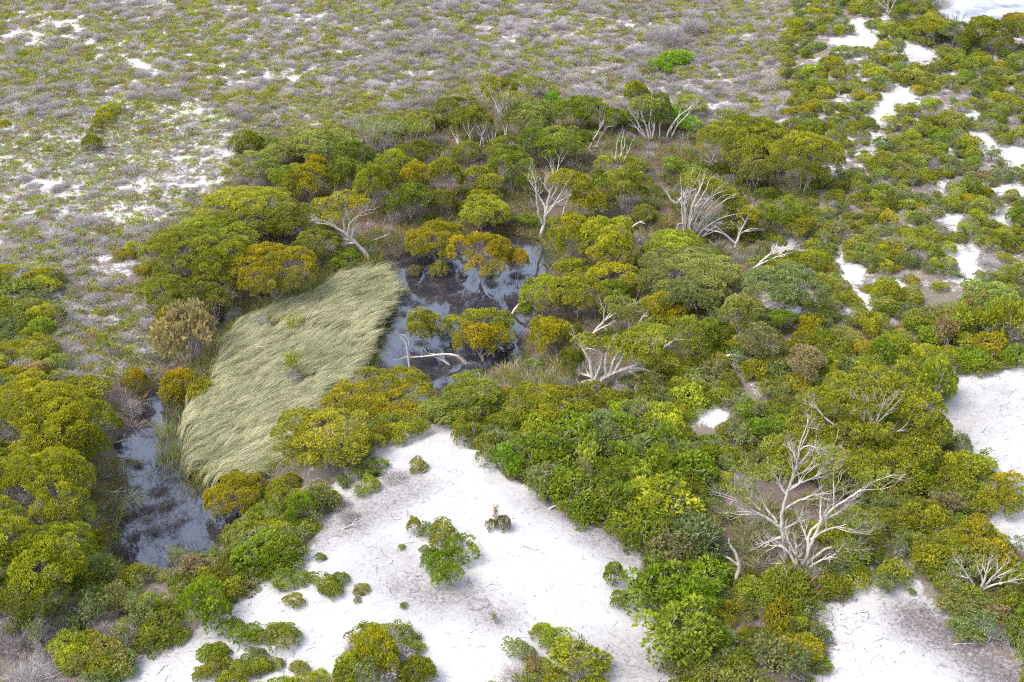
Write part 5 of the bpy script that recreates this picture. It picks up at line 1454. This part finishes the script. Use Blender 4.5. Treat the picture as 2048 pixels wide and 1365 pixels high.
    pr = PROTO['grey']; idx = rs.integers(0, len(pr), n)
    kk = rs.uniform(.5, 1.1, (n, 1))
    gn_stuff('drowned_brush', 'grey haze of drowned brush standing in the pond', JOINED['grey'], (bx, by, 0 * bx - .12, rs.uniform(0, 6.28, n), bR, bR * rs.uniform(.3, .6, n), idx,
             np.array([[.085, .075, .08]]) * kk, np.array([[.15, .135, .14]]) * kk))
scatter()

# ------------------------------------------------------------------ reed bed
def build_reeds():
    rng = np.random.default_rng(5)
    x, y = plane_hit(np.array([p[0] for p in REEDS]), np.array([p[1] for p in REEDS]), 0.0)
    x0, x1, y0, y1 = x.min(), x.max(), y.min(), y.max()
    n = 17000
    px = rng.uniform(x0, x1, n); py = rng.uniform(y0, y1, n)
    wx = px + 1.1 * (fbm(px * .9, py * .9, 2) - .5) + .25 * rng.normal(size=n); wy = py + 2.0 * (fbm(px * .9, py * .9, 4) - .5) + .35 * rng.normal(size=n)
    u, v, d = project(wx, wy, 0 * px)
    k = inpoly(u, v, REEDS)
    px, py = px[k], py[k]
    uk, vk = u[k], v[k]
    hole = (np.hypot((uk - 592) / 34, (vk - 690) / 16) < 1) | (np.hypot((uk - 525) / 30, (vk - 680) / 14) < 1) | (np.hypot((uk - 585) / 34, (vk - 788) / 14) < 1) | (np.hypot((uk - 640) / 26, (vk - 695) / 11) < 1)
    kk = ~hole | (rng.uniform(size=len(px)) < .4)
    px, py, hole = px[kk], py[kk], hole[kk]; nt_ = len(px)
    # tussocks of blades that lean together, combed by the wind
    ang = .25 + .9 * (fbm(px / 5.0, py / 7, 51) - .5) + .7 * (fbm(px / 1.1, py / 1.5, 55) - .5) + .22 * rng.normal(size=nt_)
    lean = .55 + .36 * fbm(px / 2.6, py / 2.6, 57) + .13 * rng.normal(size=nt_)
    Ln = 1.8 * rng.uniform(.7, 1.2, nt_) * (.8 + .4 * fbm(px / 4, py / 4, 58)); Ln = np.where(hole, Ln * .55, Ln)
    ctone = np.clip(.52 + .9 * (fbm(px / 2.0, py / 3.0, 59) - .5) + .24 * rng.normal(size=nt_), 0, 1)
    B = 20
    rep = lambda a_: np.repeat(a_, B)
    n = nt_ * B
    px = rep(px) + .07 * rng.normal(size=n); py = rep(py) + .07 * rng.normal(size=n)
    ang = rep(ang) + .09 * rng.normal(size=n); lean = rep(lean) + .06 * rng.normal(size=n); Ln = rep(Ln) * rng.uniform(.75, 1.1, n); ctone = rep(ctone)
    dirx, diry = np.cos(ang), np.sin(ang)
    b = np.stack([px, py, np.full(n, -.1)], 1)
    m = b + np.stack([dirx * lean * .35 * Ln, diry * lean * .35 * Ln, .62 * Ln], 1)
    t = b + np.stack([dirx * lean * 1.0 * Ln, diry * lean * 1.0 * Ln, (1.0 - .28 * lean) * Ln], 1)
    a2 = ang + pi / 2 + .5 * rng.normal(size=n); sd = np.stack([np.cos(a2), np.sin(a2), 0 * a2], 1) * (rng.uniform(.009, .018, n)[:, None])
    V = np.stack([b - sd, b + sd, m + sd * .8, m - sd * .8, t + sd * .15, t - sd * .15], 1).reshape(-1, 3)
    o = (np.arange(n) * 6)[:, None]
    Q = np.concatenate([o + np.array([[0, 1, 2, 3]]), o + np.array([[3, 2, 4, 5]])])
    c = np.clip(ctone + .08 * rng.normal(size=n), 0, 1)
    g = Geo(); g.add(V, Q, np.repeat(np.stack([c, np.clip(rep(rng.uniform(size=nt_)) + .1 * rng.normal(size=n), 0, 1)], 1), 6, 0))
    me = g.mesh('reeds', M_LEAF)
    ob = tag(link('reeds', me), 'pale straw green reed bed combed over by the wind', kind='stuff')
    ob['tint'] = [.25, .275, .135]; ob['tip'] = [.53, .505, .34]
build_reeds()

# ------------------------------------------------------------------ twigs standing in the pond, litter on the sand, fallen branches
def build_twigs():
    rng = np.random.default_rng(8)
    g = Geo()
    def area(poly, n, dens_s):
        a = np.array(poly, float); u = rng.uniform(a[:, 0].min(), a[:, 0].max(), n); v = rng.uniform(a[:, 1].min(), a[:, 1].max(), n)
        k = inpoly(u, v, poly); x, y = plane_hit(u[k], v[k], 0.0)
        f = fbm(x / 2.2, y / 2.2, dens_s); k2 = rng.uniform(size=len(x)) < np.clip((f - .42) * 5, .05, 1)
        return x[k2], y[k2]
    for poly, n, s in ((WATER_UP, 1900, 3), (WATER_LOW, 2100, 6)):
        x, y = area(poly, n, s)
        for a, b in zip(x, y):
            for _ in range(rng.integers(2, 5)):
                an = rng.uniform(0, 2 * pi)
                grow(g, rng, (a, b, -.12), (cos(an), sin(an), rng.uniform(.15, .8)), rng.uniform(.35, .9), rng.uniform(.007, .017), 1 if rng.uniform() < .75 else 2, .8, -.12, (2, 3), .5, .35, None, 3)
    o = link('drowned_twigs', g.mesh('drowned_twigs', M_DARK)); tag(o, 'tangle of dark drowned twigs poking out of the pond', kind='stuff')
build_twigs()

def build_sand_litter():
    rng = np.random.default_rng(18)
    gd, gp = Geo(), Geo()
    for poly, n in zip(SAND[:3], (6500, 3000, 1500)):
        a = np.array(poly, float)
        u = rng.uniform(max(a[:, 0].min(), -20), min(a[:, 0].max(), 2080), n); v = rng.uniform(a[:, 1].min(), min(a[:, 1].max(), 1400), n)
        k = inpoly(u, v, poly); x, y, z = P(u[k], v[k])
        st = stain[np.clip(((y - GY[0]) / STEP).astype(int), 0, len(GY) - 1), np.clip(((x - GX[0]) / STEP).astype(int), 0, len(GX) - 1)]
        li = litter[np.clip(((y - GY[0]) / STEP).astype(int), 0, len(GY) - 1), np.clip(((x - GX[0]) / STEP).astype(int), 0, len(GX) - 1)]
        pr = .01 + .28 * np.clip(fbm(x / 2.2, y / 2.2, 7) - .5, 0, 1) * 3 + st * 1.1 + li * 1.6
        for a_, b_, s_ in zip(x, y, rng.uniform(size=len(x)) < pr * .8):
            if not s_: continue
            m = rng.integers(3, 7); an = rng.uniform(0, 2 * pi); L = rng.gamma(2.0, .15)
            pts = [np.array([a_, b_])]
            for _ in range(m):
                an += .5 * rng.normal(); pts.append(pts[-1] + np.array([cos(an), sin(an)]) * L / m)
            pts = np.array(pts); zz = Zf(pts[:, 0], pts[:, 1]) + .012 + .06 * rng.uniform(size=len(pts))
            p3_ = np.column_stack([pts, zz])
            (gd if rng.uniform() < .6 else gp).segs(p3_[:-1], p3_[1:], rng.uniform(.004, .014), rng.uniform(.003, .009))
    tag(link('sand_twigs', gd.mesh('sand_twigs', M_TWIG)), 'brown twigs and roots strewn on the white sand', kind='stuff')
    tag(link('charred_sand_twigs', gp.mesh('charred_sand_twigs', M_DARK)), 'dark twig fragments lying on the white sand', kind='stuff')
build_sand_litter()

def branch(label, pts, rpx, seed, mat=M_SILVER):
    draw_tree('fallen_branch', label, 'branch', [pts], rpx, 1, 3, mat=mat, seed=seed, spread=.5, twl=.35, up=-.05)
branch('long pale pole lying from the golden dome bush to the pond inlet', [(290,752),(312,756),(330,758)], 2.2, 60)
branch('white crooked branch on the sand near the black stemmed bush', [(258,735),(245,728),(237,720)], 2.0, 61)
branch('bare grey pole leaning out of the brown bank of the lower pond', [(192,985),(215,985),(240,984)], 2.2, 62)
branch('dark pole lying across the head of the lower pond', [(215,890),(240,882),(258,878)], 2.4, 63, M_TWIG)
branch('pale pole on the bare brown ground of the upper wetland', [(1150,308),(1168,312),(1190,308)], 1.8, 64)
branch('grey pole fallen on the reedy shallows at the head of the pond', [(735,487),(752,478),(770,472)], 2.2, 65)
branch('pale crooked branch at the lush edge of the front dune', [(1095,1018),(1120,1008),(1150,996),(1160,988)], 2.6, 66)
branch('dead twiggy branch sprawled high on the front dune under the grey green bush', [(750,958),(775,970),(800,975),(830,965)], 2.4, 67)
branch('silver branch tangle at the pond side edge of the front dune', [(680,1060),(705,1050),(730,1035)], 2.2, 68)
branch('bare branch on the humus band of the lower sand', [(1900,1290),(1925,1288),(1945,1305)], 2.4, 69)
